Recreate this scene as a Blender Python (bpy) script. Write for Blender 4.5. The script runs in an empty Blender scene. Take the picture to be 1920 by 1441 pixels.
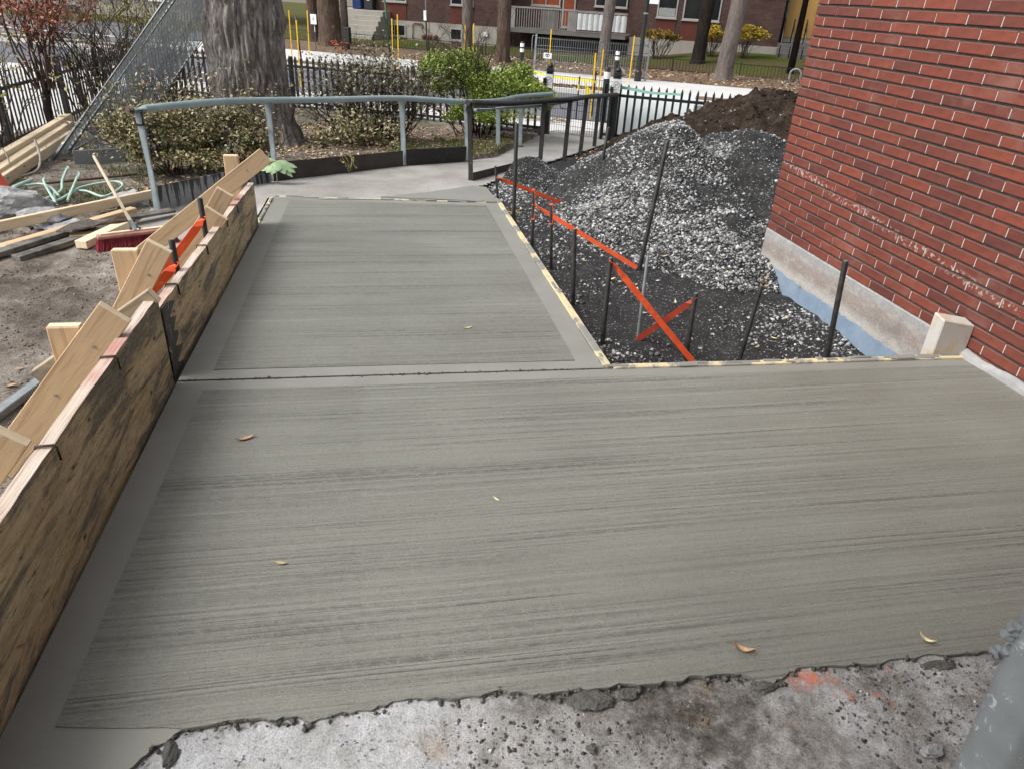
import bpy, bmesh, math, random
import numpy as np
from mathutils import Vector, Matrix, noise as mnoise

# ------------------------------------------------------------------ camera, sky, sun, exposure
sc = bpy.context.scene
COL = sc.collection
cam_d = bpy.data.cameras.new('camera'); cam = bpy.data.objects.new('camera', cam_d); COL.objects.link(cam)
cam_d.sensor_width = 36.0; cam_d.lens = 36.0 * 1345 / 1920; cam_d.clip_start = 0.02; cam_d.clip_end = 600
cam.matrix_world = Matrix(((0.9846414, 0.0354385, -0.1709547, 0.0),
                           (-0.1667722, 0.4806327, -0.8609176, 0.0),
                           (0.0516568, 0.8762056, 0.4791610, 1.6),
                           (0, 0, 0, 1)))
sc.camera = cam
SUN_EL, SUN_AZ = math.radians(50), math.radians(-104)     # a high, veiled sun to the left
w = bpy.data.worlds.new('World'); sc.world = w; w.use_nodes = True
wn = w.node_tree; wn.nodes.clear()
sky = wn.nodes.new('ShaderNodeTexSky'); sky.sky_type = 'NISHITA'; sky.sun_disc = False
sky.sun_elevation = SUN_EL; sky.sun_rotation = SUN_AZ; sky.air_density = 1.0; sky.dust_density = 4.0; sky.ozone_density = 1.0
hs = wn.nodes.new('ShaderNodeHueSaturation'); hs.inputs['Saturation'].default_value = 0.22
bgn = wn.nodes.new('ShaderNodeBackground'); bgn.inputs[1].default_value = 0.15
wo = wn.nodes.new('ShaderNodeOutputWorld')
wn.links.new(sky.outputs[0], hs.inputs['Color']); wn.links.new(hs.outputs[0], bgn.inputs[0]); wn.links.new(bgn.outputs[0], wo.inputs[0])
sl = bpy.data.lights.new('sun', 'SUN'); sl.energy = 1.2; sl.angle = math.radians(25); sl.color = (1.0, 0.965, 0.92)
so = bpy.data.objects.new('sun', sl); COL.objects.link(so)
sd = Vector((math.sin(SUN_AZ) * math.cos(SUN_EL), math.cos(SUN_AZ) * math.cos(SUN_EL), math.sin(SUN_EL)))
so.rotation_euler = sd.to_track_quat('Z', 'Y').to_euler(); so.location = (0, 0, 20)
sc.view_settings.view_transform = 'Standard'; sc.view_settings.look = 'None'
sc.view_settings.exposure = 0.68; sc.view_settings.gamma = 1.0; sc.view_settings.use_curve_mapping = False
sc.render.engine = 'CYCLES'
sc.cycles.max_bounces = 5; sc.cycles.diffuse_bounces = 2; sc.cycles.glossy_bounces = 2; sc.cycles.transparent_max_bounces = 8

rnd = random.Random(7)
rng = np.random.default_rng(7)
PI = math.pi

# ------------------------------------------------------------------ noise for heightfields
def _hash(ix, iy, seed):
    h = (ix.astype(np.int64) * 374761393 + iy.astype(np.int64) * 668265263 + seed * 974711) & 0xFFFFFFFF
    h = ((h ^ (h >> 13)) * 1274126177) & 0xFFFFFFFF
    return ((h ^ (h >> 16)) & 0xFFFF) / 65535.0
def vnoise(x, y, seed=0):
    x = np.asarray(x, float); y = np.asarray(y, float)
    ix = np.floor(x); iy = np.floor(y); fx = x - ix; fy = y - iy
    fx = fx * fx * (3 - 2 * fx); fy = fy * fy * (3 - 2 * fy)
    a = _hash(ix, iy, seed); b = _hash(ix + 1, iy, seed); c = _hash(ix, iy + 1, seed); d = _hash(ix + 1, iy + 1, seed)
    return (a * (1 - fx) + b * fx) * (1 - fy) + (c * (1 - fx) + d * fx) * fy - 0.5
def fbm(x, y, seed=0, octv=4):
    s = 0; a = 1.0
    for i in range(octv):
        s = s + a * vnoise(x * 2 ** i + 17.3 * i, y * 2 ** i - 9.1 * i, seed + i); a *= 0.5
    return s
def sstep(x, a, b):
    t = np.clip((x - a) / (b - a), 0, 1); return t * t * (3 - 2 * t)
def inpoly(x, y, poly):
    x = np.asarray(x); y = np.asarray(y); r = np.zeros(x.shape, bool); n = len(poly)
    for i in range(n):
        x0, y0 = poly[i]; x1, y1 = poly[(i + 1) % n]
        if y0 == y1: continue
        c = ((y0 > y) != (y1 > y)) & (x < (x1 - x0) * (y - y0) / (y1 - y0) + x0)
        r ^= c
    return r

# ------------------------------------------------------------------ material helpers
class NT:
    def __init__(s, name):
        s.m = bpy.data.materials.new(name); s.m.use_nodes = True; s.t = s.m.node_tree; s.b = s.t.nodes['Principled BSDF']
        s.tc = s.t.nodes.new('ShaderNodeTexCoord')
    def n(s, typ, **kw):
        nd = s.t.nodes.new('ShaderNode' + typ)
        for k, v in kw.items(): setattr(nd, k, v)
        return nd
    def l(s, a, b): s.t.links.new(a, b)
    def map(s, scale=(1, 1, 1), rot=(0, 0, 0), src=None):
        m = s.n('Mapping'); m.inputs['Scale'].default_value = scale; m.inputs['Rotation'].default_value = rot
        s.l(src or s.tc.outputs['Object'], m.inputs['Vector']); return m.outputs[0]
    def noise(s, scale, detail=4, rough=0.55, vec=None, dist=0.0):
        nd = s.n('TexNoise'); nd.inputs['Scale'].default_value = scale; nd.inputs['Detail'].default_value = detail
        nd.inputs['Roughness'].default_value = rough; nd.inputs['Distortion'].default_value = dist
        s.l(vec or s.tc.outputs['Object'], nd.inputs['Vector']); return nd.outputs['Fac']
    def voro(s, scale, vec=None, feature='F1'):
        nd = s.n('TexVoronoi'); nd.feature = feature; nd.inputs['Scale'].default_value = scale
        s.l(vec or s.tc.outputs['Object'], nd.inputs['Vector']); return nd
    def ramp(s, fac, stops, interp='LINEAR'):
        r = s.n('ValToRGB'); r.color_ramp.interpolation = interp; e = r.color_ramp.elements
        while len(e) < len(stops): e.new(0.5)
        for i, (p, c) in enumerate(stops):
            e[i].position = p; e[i].color = (c if isinstance(c, tuple) else (c, c, c)) + (1,)
        s.l(fac, r.inputs[0]); return r.outputs[0]
    def mix(s, fac, a, b, mode='MIX'):
        m = s.n('Mix', data_type='RGBA', blend_type=mode)
        if isinstance(fac, (int, float)): m.inputs[0].default_value = fac
        else: s.l(fac, m.inputs[0])
        for v, i in ((a, 6), (b, 7)):
            if isinstance(v, tuple): m.inputs[i].default_value = v + (1,)
            else: s.l(v, m.inputs[i])
        return m.outputs[2]
    def math(s, op, a, b=0.0, clamp=False):
        m = s.n('Math', operation=op, use_clamp=clamp)
        for v, i in ((a, 0), (b, 1)):
            if isinstance(v, (int, float)): m.inputs[i].default_value = v
            else: s.l(v, m.inputs[i])
        return m.outputs[0]
    def island(s): return s.n('NewGeometry').outputs['Random Per Island']
    def objrand(s): return s.n('ObjectInfo').outputs['Random']
    def sep(s):
        x = s.n('SeparateXYZ'); s.l(s.tc.outputs['Object'], x.inputs[0]); return x.outputs
    def bump(s, h, strength=0.5, dist=0.01, prev=None):
        b = s.n('Bump'); b.inputs['Strength'].default_value = strength; b.inputs['Distance'].default_value = dist
        s.l(h, b.inputs['Height'])
        if prev is not None: s.l(prev, b.inputs['Normal'])
        return b.outputs[0]
    def done(s, col, rough=0.8, normal=None, spec=0.3, metal=0.0):
        if isinstance(col, tuple): s.b.inputs['Base Color'].default_value = col + (1,)
        else: s.l(col, s.b.inputs['Base Color'])
        if isinstance(rough, (int, float)): s.b.inputs['Roughness'].default_value = rough
        else: s.l(rough, s.b.inputs['Roughness'])
        s.b.inputs['Specular IOR Level'].default_value = spec; s.b.inputs['Metallic'].default_value = metal
        if normal is not None: s.l(normal, s.b.inputs['Normal'])
        return s.m

def simple(name, c0, c1, scale=8, rough=0.8, bump=0.3, bscale=60, bdist=0.004, spec=0.3, metal=0.0, stretch=(1, 1, 1), rand=None, c2=None):
    t = NT(name); v = t.map(stretch)
    f = t.noise(scale, 6, 0.6, v)
    st = [(0.3, c0), (0.7, c1)] if c2 is None else [(0.3, c0), (0.55, c1), (0.72, c2)]
    col = t.ramp(f, st)
    if rand:
        r = t.island() if rand == 'island' else t.objrand()
        k = t.ramp(r, [(0, 0.62), (1, 1.3)])
        col = t.mix(1.0, col, k, 'MULTIPLY')
    nm = t.bump(t.noise(bscale, 5, 0.65, v), bump, bdist) if bump else None
    return t.done(col, rough, nm, spec, metal)

M = {}
def concrete_broom():
    """fine straight grooves left by two overlapping passes of a wide broom"""
    t = NT('broomed_concrete'); sx = t.sep()
    bow = t.noise(0.45, 2, 0.5); yy = t.math('ADD', t.math('ADD', sx[1], t.math('MULTIPLY', bow, 0.05)), t.math('MULTIPLY', sx[0], -0.01))
    edge = t.math('ADD', sx[0], t.math('MULTIPLY', t.math('SUBTRACT', t.noise(5, 5, .75), .5), .14))
    passm = t.math('MULTIPLY', t.math('GREATER_THAN', edge, -.11), t.math('LESS_THAN', sx[1], 3.015))           # 0 left pass, 1 right pass
    def strip(scale, xk, zo, det=2, ro=.5, pk=0.0):
        cv = t.n('CombineXYZ'); t.l(t.math('MULTIPLY', sx[0], xk), cv.inputs[0]); t.l(yy, cv.inputs[1]); t.l(t.math('ADD', t.math('MULTIPLY', passm, pk), zo), cv.inputs[2]); return t.noise(scale, det, ro, cv.outputs[0])
    fineg = strip(120, .004, 1.0, 3, .6); midg = strip(42, .004, 4.0, 2, .5); wide = strip(9, .006, 8.0, 3, .6)
    l1 = t.ramp(t.math('ABSOLUTE', t.math('SUBTRACT', strip(30, .0035, 12.0, 1, .5), .5)), [(0.0, 1.0), (0.010, .9), (0.030, 0.0)])
    l2 = t.ramp(t.math('ABSOLUTE', t.math('SUBTRACT', strip(105, .005, 15.0, 1, .5, .35), .5)), [(0.0, 1.0), (0.03, .8), (0.09, 0.0)])
    m1 = t.ramp(t.noise(1.0, 3, .6, t.map((.55, 7, 1))), [(.42, 0.0), (.62, 1.0)]); m2 = t.ramp(t.noise(1.0, 4, .6, t.map((.6, 2.2, 1))), [(.34, .35), (.60, 1.0)])
    spk = t.ramp(t.noise(46, 3, .7, t.map((.6, 1, 1))), [(.36, .35), (.58, 1.0)])
    left = t.math('SUBTRACT', 1.0, t.math('MULTIPLY', passm, .3))
    lm1 = t.math('MULTIPLY', t.math('MULTIPLY', l1, m1), spk); lm2 = t.math('MULTIPLY', t.math('MULTIPLY', t.math('MULTIPLY', l2, m2), spk), left)
    g1 = t.noise(150, 3, .7); g2 = t.noise(60, 3, .65); blot = t.noise(1.1, 4, .6)
    base = t.ramp(blot, [(.3, (.196, .197, .168)), (.7, (.240, .242, .209))])
    c = t.mix(1, base, t.ramp(wide, [(.3, .955), (.7, 1.045)]), 'MULTIPLY'); c = t.mix(t.math('MULTIPLY', m2, .9), c, t.mix(1, c, t.ramp(midg, [(.3, .86), (.5, 1.0), (.7, 1.10)]), 'MULTIPLY'))
    c = t.mix(1, c, t.ramp(fineg, [(.3, .86), (.5, 1.0), (.7, 1.08)]), 'MULTIPLY')
    c = t.mix(1, c, t.ramp(g1, [(.28, .62), (.45, .97), (.6, 1.03), (.74, 1.22)]), 'MULTIPLY'); c = t.mix(1, c, t.ramp(g2, [(.3, .92), (.7, 1.07)]), 'MULTIPLY')
    c = t.mix(t.math('MULTIPLY', lm1, .60), c, (.06, .058, .051)); c = t.mix(t.math('MULTIPLY', lm2, .40), c, (.075, .073, .065))
    pv = t.n('TexVoronoi'); pv.inputs['Scale'].default_value = 15; t.l(t.tc.outputs['Object'], pv.inputs['Vector'])
    pm = t.math('MULTIPLY', t.ramp(pv.outputs['Distance'], [(.03, 1.0), (.055, 0.0)]), t.ramp(t.noise(2.2, 4, .6), [(.48, 0.0), (.58, 1.0)])); c = t.mix(t.math('MULTIPLY', pm, .8), c, (.05, .048, .042))
    h = t.math('ADD', t.math('ADD', t.math('MULTIPLY', fineg, .5), t.math('MULTIPLY', midg, .5)), t.math('ADD', t.math('MULTIPLY', g1, .5), t.math('MULTIPLY', g2, .3)))
    h = t.math('SUBTRACT', h, t.math('ADD', t.math('MULTIPLY', lm1, .9), t.math('MULTIPLY', lm2, .5)))
    return t.done(c, t.ramp(blot, [(.3, .46), (.7, .62)]), t.bump(h, .7, .006), .42)
M['broom'] = concrete_broom()
def concrete_trowel():
    t = NT('trowelled_concrete'); v = t.map((1, 1, 1))
    c = t.ramp(t.noise(3, 5, 0.6), [(0.3, (0.215, 0.214, 0.189)), (0.7, (0.262, 0.261, 0.233))])
    c = t.mix(1, c, t.ramp(t.noise(300, 2, 0.6), [(0.35, 0.94), (0.65, 1.05)]), 'MULTIPLY')
    return t.done(c, 0.5, t.bump(t.noise(30, 4, 0.5), 0.12, 0.004), 0.35)
M['trowel'] = concrete_trowel()
M['side'] = simple('concrete_side', (.14, .135, .12), (.22, .215, .2), 20, .85, .6, 90, .006)
def old_floor():
    t = NT('old_floor_concrete'); sx = t.sep()
    big = t.noise(3.1, 7, 0.68, None, 0.5); fine = t.noise(26, 8, 0.74); tiny = t.noise(190, 5, 0.75)
    wt = t.ramp(t.math('ADD', t.math('MULTIPLY', sx[0], 0.45), 0.35), [(0.0, 0.88), (0.42, 0.86), (0.55, 0.58), (0.72, 0.60), (0.86, 0.70), (1.0, 0.66)])          # whiter laitance towards the left
    k = t.math('ADD', t.math('ADD', t.math('MULTIPLY', big, 1.05), t.math('MULTIPLY', fine, 0.75)), t.math('SUBTRACT', wt, 1.09))
    c = t.ramp(k, [(0.12, (.060, .052, .044)), (0.28, (.15, .138, .122)), (0.42, (.30, .288, .27)), (0.58, (.46, .458, .45)), (0.82, (.64, .65, .67))])
    ru = t.ramp(t.noise(4.5, 6, 0.65, t.map((1, .8, 1), (0, 0, .5))), [(0.58, 0.0), (0.66, 1.0)])
    c = t.mix(t.math('MULTIPLY', ru, 0.5), c, (.36, .25, .13))
    c = t.mix(1, c, t.ramp(tiny, [(0.3, 0.45), (0.5, 1.0), (0.7, 1.25)]), 'MULTIPLY')
    agg = t.math('MULTIPLY', t.ramp(t.noise(70, 3, .6), [(.60, 0.0), (.66, 1.0)]), t.ramp(t.noise(6, 4, .6), [(.42, 0.0), (.58, .85)])); c = t.mix(agg, c, (.045, .042, .038))
    for (px, py, rr) in ((1.10, 1.175, .08), (1.17, 1.175, .03), (1.28, 1.09, .035), (1.18, 1.11, .03), (1.36, 1.175, .025)):
        d = t.n('VectorMath', operation='DISTANCE'); t.l(t.map((1, 1.6, 0)), d.inputs[0]); d.inputs[1].default_value = (px, py * 1.6, 0)
        dd = t.math('ADD', d.outputs['Value'], t.math('MULTIPLY', t.math('SUBTRACT', fine, 0.5), 0.34))
        c = t.mix(t.ramp(dd, [(rr * .1, 0.62), (rr * .8, 0.0)]), c, (.66, .19, .10))
    h = t.math('ADD', t.math('MULTIPLY', fine, 1.0), t.math('MULTIPLY', tiny, 0.5))
    return t.done(c, 0.9, t.bump(h, 0.9, 0.012), 0.2)
M['oldfloor'] = old_floor()
def path_mat():
    t = NT('old_path_concrete')
    c = t.ramp(t.noise(1.6, 7, 0.65), [(0.3, (.25, .238, .215)), (0.5, (.34, .327, .30)), (0.72, (.44, .43, .41))])
    cr = t.voro(1.1, None, 'DISTANCE_TO_EDGE'); 
    c = t.mix(t.ramp(cr.outputs['Distance'], [(0.0, 0.25), (0.006, 0.0)]), c, (.2, .19, .17))
    c = t.mix(1, c, t.ramp(t.noise(60, 5, 0.7), [(0.3, 0.78), (0.6, 1.06)]), 'MULTIPLY')
    return t.done(c, 0.85, t.bump(t.noise(80, 4, 0.6), 0.4, 0.004), 0.25)
M['path'] = path_mat()
M['patch'] = simple('fresh_patch', (.20, .198, .18), (.25, .247, .225), 3, .75, .4, 160, .004)
def soil_mat():
    t = NT('yard_soil'); big = t.noise(0.55, 5, 0.6); f = t.noise(7, 9, 0.72); fn = t.noise(75, 5, 0.7)
    c = t.ramp(f, [(0.28, (.105, .085, .067)), (0.42, (.235, .20, .166)), (0.56, (.37, .325, .28)), (0.72, (.55, .515, .465))])
    c = t.mix(t.ramp(big, [(0.5, 0.0), (0.62, 0.55)]), c, (.055, .043, .030))
    sx = t.sep(); mossz = t.ramp(sx[1], [(0.0, 0.0), (1.0, 1.0)])
    moss = t.math('MULTIPLY', t.ramp(t.noise(2.1, 5, .6), [(.45, 0.0), (.6, 0.6)]), t.math('MULTIPLY', t.math('SUBTRACT', sx[1], 6.0, True), 1.0, True))
    c = t.mix(moss, c, (.085, .092, .032))
    c = t.mix(1, c, t.ramp(fn, [(0.3, 0.6), (0.5, 1.0), (0.7, 1.25)]), 'MULTIPLY')
    h = t.math('ADD', t.math('MULTIPLY', f, 1.0), t.math('MULTIPLY', fn, 0.35))
    return t.done(c, 0.95, t.bump(h, 1.0, 0.06), 0.15)
M['soil'] = soil_mat()
def gravel_ground_mat():
    t = NT('dark_fines'); f = t.noise(5, 8, 0.7); fn = t.noise(120, 4, 0.7)
    c = t.ramp(f, [(0.3, (.016, .016, .0155)), (0.55, (.034, .0335, .033)), (0.75, (.075, .074, .072))])
    v = t.voro(95); c = t.mix(t.ramp(v.outputs['Color'], [(0.80, 0.0), (0.86, 0.9)]), c, (.22, .225, .23))
    c = t.mix(1, c, t.ramp(fn, [(0.3, 0.5), (0.5, 1.0), (0.7, 1.4)]), 'MULTIPLY')
    h = t.math('ADD', t.math('MULTIPLY', v.outputs['Distance'], 0.8), t.math('MULTIPLY', fn, 0.6))
    return t.done(c, 0.85, t.bump(h, 1.0, 0.012), 0.3)
M['fines'] = gravel_ground_mat()
def stone_mat():
    t = NT('crushed_stone'); r = t.island()
    c = t.ramp(r, [(0.0, (.05, .051, .052)), (0.30, (.14, .142, .143)), (0.62, (.29, .293, .294)), (0.88, (.46, .463, .463)), (1.0, (.64, .64, .63))])
    c = t.mix(1, c, t.ramp(t.noise(180, 3, .6), [(.3, .8), (.7, 1.15)]), 'MULTIPLY')
    return t.done(c, 0.8, None, 0.3)
M['stone'] = stone_mat()
def dirt_pile_mat():
    t = NT('dark_earth'); f = t.noise(6, 8, 0.72); fn = t.noise(60, 5, .7)
    c = t.ramp(f, [(0.3, (.016, .011, .008)), (0.5, (.040, .028, .020)), (0.66, (.080, .060, .044)), (0.78, (.14, .11, .085))])
    v = t.voro(38); c = t.mix(t.ramp(v.outputs['Color'], [(0.93, 0.0), (0.95, 0.8)]), c, (.30, .27, .24))
    c = t.mix(1, c, t.ramp(fn, [(0.3, 0.5), (0.7, 1.4)]), 'MULTIPLY')
    return t.done(c, 0.95, t.bump(t.math('ADD', f, t.math('MULTIPLY', fn, .4)), 1.0, 0.04), 0.15)
M['earth'] = dirt_pile_mat()

def brick_mat(name, rand):
    t = NT(name); r = t.objrand() if rand == 'obj' else t.island()
    base = t.ramp(r, [(0.0, (.125, .040, .031)), (0.25, (.165, .047, .033)), (0.6, (.190, .052, .034)), (0.88, (.225, .060, .037)), (1.0, (.178, .056, .040))])
    w = t.noise(9, 6, 0.7, t.map((1, 1, 2)))
    c = t.mix(1, base, t.ramp(w, [(0.25, .66), (0.5, 1.0), (0.75, 1.25)]), 'MULTIPLY')
    c = t.mix(1, c, t.ramp(t.noise(240, 3, .6), [(.32, .70), (.5, 1.0), (.7, 1.2)]), 'MULTIPLY')
    sp = t.ramp(t.noise(55, 3, 0.75), [(0.70, 0.0), (0.78, 0.55)]); c = t.mix(sp, c, (.42, .30, .26))
    gp_ = t.n('NewGeometry'); ps = t.n('SeparateXYZ'); t.l(gp_.outputs['Position'], ps.inputs[0])
    # old cement spatter in a slanting trail, and lime bloom
    tr = t.math('ABSOLUTE', t.math('SUBTRACT', ps.outputs[2], t.math('ADD', t.math('MULTIPLY', t.math('SUBTRACT', ps.outputs[1], 4.2), .10), .47)))
    trm = t.math('MULTIPLY', t.ramp(tr, [(.012, 1.0), (.035, 0.0)]), t.ramp(ps.outputs[1], [(.0, 1.0), (1.0, 1.0)])); spn = t.n('TexNoise'); spn.inputs['Scale'].default_value = 42; spn.inputs['Detail'].default_value = 5; t.l(gp_.outputs['Position'], spn.inputs['Vector'])
    c = t.mix(t.math('MULTIPLY', trm, t.ramp(spn.outputs['Fac'], [(.54, 0.0), (.60, .8)])), c, (.50, .42, .38))
    bl = t.n('TexNoise'); bl.inputs['Scale'].default_value = 2.2; bl.inputs['Detail'].default_value = 7; bl.inputs['Roughness'].default_value = .7; t.l(gp_.outputs['Position'], bl.inputs['Vector'])
    c = t.mix(t.ramp(bl.outputs['Fac'], [(.56, 0.0), (.72, .35)]), c, (.30, .20, .17)); c = t.mix(t.ramp(bl.outputs['Fac'], [(.28, .45), (.44, 0.0)]), c, (.075, .030, .026))
    # dust settled on the top arrises
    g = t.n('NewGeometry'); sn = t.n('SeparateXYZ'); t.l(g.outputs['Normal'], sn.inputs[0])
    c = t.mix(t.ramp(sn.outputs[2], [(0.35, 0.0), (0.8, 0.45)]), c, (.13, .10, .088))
    return t.done(c, 0.62, t.bump(t.noise(170, 4, .65), 0.5, 0.003), 0.35)
M['brick'] = brick_mat('red_brick', 'obj'); M['brick_far'] = brick_mat('red_brick_mass', 'island')
M['mortar'] = simple('raked_mortar', (.075, .066, .06), (.13, .118, .11), 30, .95, .5, 120, .004)
M['headjoint'] = simple('pale_mortar', (.47, .44, .41), (.64, .61, .58), 20, .9, .4, 150, .003)
def found_mat():
    t = NT('foundation_concrete'); sx = t.sep(); n1 = t.noise(4, 6, .65); n2 = t.noise(60, 5, .7)
    z = t.math('ADD', sx[2], t.math('MULTIPLY', t.math('SUBTRACT', n1, .5), .06))
    c = t.ramp(t.math('ADD', t.math('MULTIPLY', z, 2.0), 0.7), [(0.18, (.33, .30, .27)), (0.33, (.46, .44, .41)), (0.46, (.30, .262, .232)), (0.60, (.315, .275, .25)), (0.68, (.34, .335, .325)), (1.0, (.36, .36, .355))])
    c = t.mix(t.ramp(t.math('ABSOLUTE', t.math('ADD', t.math('ADD', sx[2], .028), t.math('MULTIPLY', t.math('SUBTRACT', t.noise(2, 2, .5), .5), .03))), [(0.001, .5), (0.004, 0.0)]), c, (.52, .30, .20))
    c = t.mix(1, c, t.ramp(n2, [(.3, .78), (.7, 1.15)]), 'MULTIPLY'); c = t.mix(t.ramp(t.noise(9, 7, .75, t.map((1, 1, 2.2))), [(.50, 0.0), (.66, .55)]), c, (.50, .485, .46)); c = t.mix(t.ramp(t.noise(3.3, 6, .7), [(.58, 0.0), (.66, .45)]), c, (.20, .18, .165))
    return t.done(c, .9, t.bump(n2, .5, .005), .2)
M['found'] = found_mat()
def blue_mat():
    t = NT('blue_coating'); c = t.ramp(t.noise(6, 6, .65), [(.3, (.19, .26, .345)), (.7, (.28, .355, .445))])
    c = t.mix(t.ramp(t.noise(13, 7, .75), [(.60, 0.0), (.66, .85)]), c, (.09, .088, .085)); c = t.mix(t.ramp(t.noise(40, 4, .7), [(.64, 0.0), (.70, .7)]), c, (.42, .46, .50))
    return t.done(c, .6, t.bump(t.noise(30, 5, .7), .6, .006), .3)
M['blue'] = blue_mat()
M['plaster'] = simple('grey_fillet', (.27, .27, .27), (.42, .42, .41), 14, .9, .5, 90, .004)

def wood(name, light, dark, ring=9, rough=.75, scale=1.0, axis='gen', knots=True, stain=None, thr=.48):
    t = NT(name)
    src = t.tc.outputs['UV']
    v = t.map((0.55 * scale, 9 * scale, 1), (0, 0, 0), src)
    off = t.n('VectorMath', operation='ADD'); t.l(v, off.inputs[0])
    ob = t.n('CombineXYZ'); t.l(t.math('MULTIPLY', t.objrand(), 37.0), ob.inputs[0]); t.l(t.math('MULTIPLY', t.objrand(), 11.0), ob.inputs[1]); t.l(ob.outputs[0], off.inputs[1])
    g = t.noise(3.2 * ring / 9, 4, .6, off.outputs[0], 1.2); fine = t.noise(22, 3, .6, off.outputs[0])
    c = t.ramp(g, [(0.30, dark), (0.48, light), (0.60, tuple(.8 * a + .2 * b for a, b in zip(light, dark))), (0.74, tuple(.45 * a + .55 * b for a, b in zip(light, dark)))])
    c = t.mix(1, c, t.ramp(fine, [(.3, .88), (.7, 1.08)]), 'MULTIPLY')
    if knots:
        kv = t.n('VectorMath', operation='ADD'); t.l(t.map((3.2, 9, 1), (0, 0, 0), src), kv.inputs[0]); t.l(ob.outputs[0], kv.inputs[1])
        k = t.voro(1.0, kv.outputs[0]); c = t.mix(t.ramp(k.outputs['Distance'], [(0.05, .85), (0.10, .0)]), c, (.12, .055, .025))
    if stain:
        st = t.ramp(t.noise(5, 6, .7), [(thr, 0.0), (thr + .12, .85)]); c = t.mix(st, c, stain)
    c = t.mix(1, c, t.ramp(t.objrand(), [(0, .85), (1, 1.1)]), 'MULTIPLY')
    return t.done(c, rough, t.bump(fine, .25, .002), .25)
M['lumber'] = wood('new_lumber', (.58, .42, .262), (.40, .262, .15))
M['lumber_pale'] = wood('pale_lumber', (.80, .66, .47), (.63, .48, .31))
M['lumber_dirty'] = wood('dirty_lumber', (.42, .34, .24), (.25, .19, .13), stain=(.16, .15, .13))
M['block'] = wood('white_smeared_block', (.66, .52, .34), (.48, .34, .19), stain=(.60, .60, .59), thr=.40)
M['crumb'] = simple('soil_crumb', (.13, .105, .082), (.30, .26, .22), 40, .95, 0, rand='island')
M['lumber_grey'] = wood('weathered_board', (.22, .205, .18), (.10, .092, .08), stain=(.06, .055, .05))
M['endgrain'] = simple('pale_end_grain', (.70, .56, .37), (.82, .69, .49), 30, .8, .3, 120, .003)
def plywood_face():
    t = NT('form_face'); v = t.map((1, .16, 1)); sx = t.sep()
    n1 = t.noise(26, 7, .72, t.map((1, .10, 1), (.10, 0, 0)), .4); n2 = t.noise(7, 7, .7, t.map((1, .14, 1), (.12, 0, 0)), .7); n3 = t.noise(120, 4, .7, t.map((1, .25, 1))); n4 = t.noise(1.1, 3, .6)
    c = t.ramp(n1, [(.26, (.25, .185, .10)), (.42, (.46, .36, .20)), (.56, (.60, .485, .29)), (.74, (.68, .575, .39))])
    mud = t.ramp(t.math('ADD', n2, t.math('MULTIPLY', t.math('SUBTRACT', n4, .5), .45)), [(.50, 0.0), (.57, .82)]); c = t.mix(mud, c, t.ramp(n3, [(.3, (.085, .083, .066)), (.7, (.20, .195, .16))]))
    dk = t.ramp(t.noise(40, 6, .75, t.map((1, .16, 1), (.08, 0, 0)), .8), [(.575, 0.0), (.64, .88)]); c = t.mix(dk, c, (.07, .055, .04))
    sp = t.ramp(t.voro(9, t.map((1, .5, 1))).outputs['Distance'], [(.05, .9), (.085, 0.0)]); c = t.mix(sp, c, (.035, .028, .02))
    c = t.mix(1, c, t.ramp(n3, [(.3, .78), (.7, 1.12)]), 'MULTIPLY')
    return t.done(c, .7, t.bump(t.math('ADD', n1, t.math('MULTIPLY', n3, .6)), .6, .006), .3)
M['formface'] = plywood_face()
def ply_edge():
    t = NT('form_top_edge'); v = t.map((60, 1.5, 10))
    c = t.ramp(t.noise(2.2, 4, .7, v), [(.3, (.33, .20, .16)), (.5, (.56, .46, .38)), (.7, (.70, .62, .54))])
    c = t.mix(t.ramp(t.noise(1.9, 3, .6), [(.52, 0), (.66, .55)]), c, (.42, .12, .10))
    return t.done(c, .85, t.bump(t.noise(3, 3, .6, v), .6, .004), .2)
M['plyedge'] = ply_edge()
def strip_mat():
    t = NT('splashed_board'); f = t.noise(5, 5, .65, t.map((1, .6, 1)))
    c = t.ramp(f, [(.46, (.63, .54, .33)), (.5, (.55, .48, .33)), (.55, (.26, .25, .22)), (.8, (.30, .29, .26))])
    return t.done(c, .8, t.bump(t.noise(40, 4, .6), .7, .008), .2)
M['strip'] = strip_mat()
M['black_steel'] = simple('black_steel', (.012, .012, .013), (.035, .034, .034), 18, .45, .4, 90, .002, .5, 0, c2=(.06, .05, .045))
M['black_paint'] = simple('black_paint', (.010, .010, .011), (.022, .022, .024), 14, .4, .15, 80, .002, .5)
def splattered(name, base, spots, thr=.2, sc=42):
    t = NT(name); c = t.ramp(t.noise(9, 5, .6), [(.3, tuple(.8 * v for v in base)), (.7, tuple(1.2 * v for v in base))])
    v = t.voro(sc); k = t.math('ADD', v.outputs['Distance'], t.math('MULTIPLY', t.noise(7, 4, .6), .5))
    c = t.mix(t.ramp(k, [(thr, .9), (thr + .06, 0.0)]), c, spots)
    return t.done(c, .55, t.bump(t.noise(60, 4, .6), .2, .003), .4)
M['black_spot'] = splattered('spattered_black_steel', (.022, .020, .019), (.42, .42, .42), .29)
M['galv'] = splattered('galvanised_steel', (.24, .285, .30), (.03, .032, .034), .26, 26)
M['galv_clean'] = simple('galvanised_pipe', (.20, .225, .235), (.30, .335, .345), 10, .5, .1, 60, .002, .5, .25)
M['rail_blue'] = simple('grey_blue_rail', (.22, .285, .295), (.30, .375, .38), 6, .45, .1, 50, .002, .5, .1)
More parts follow.
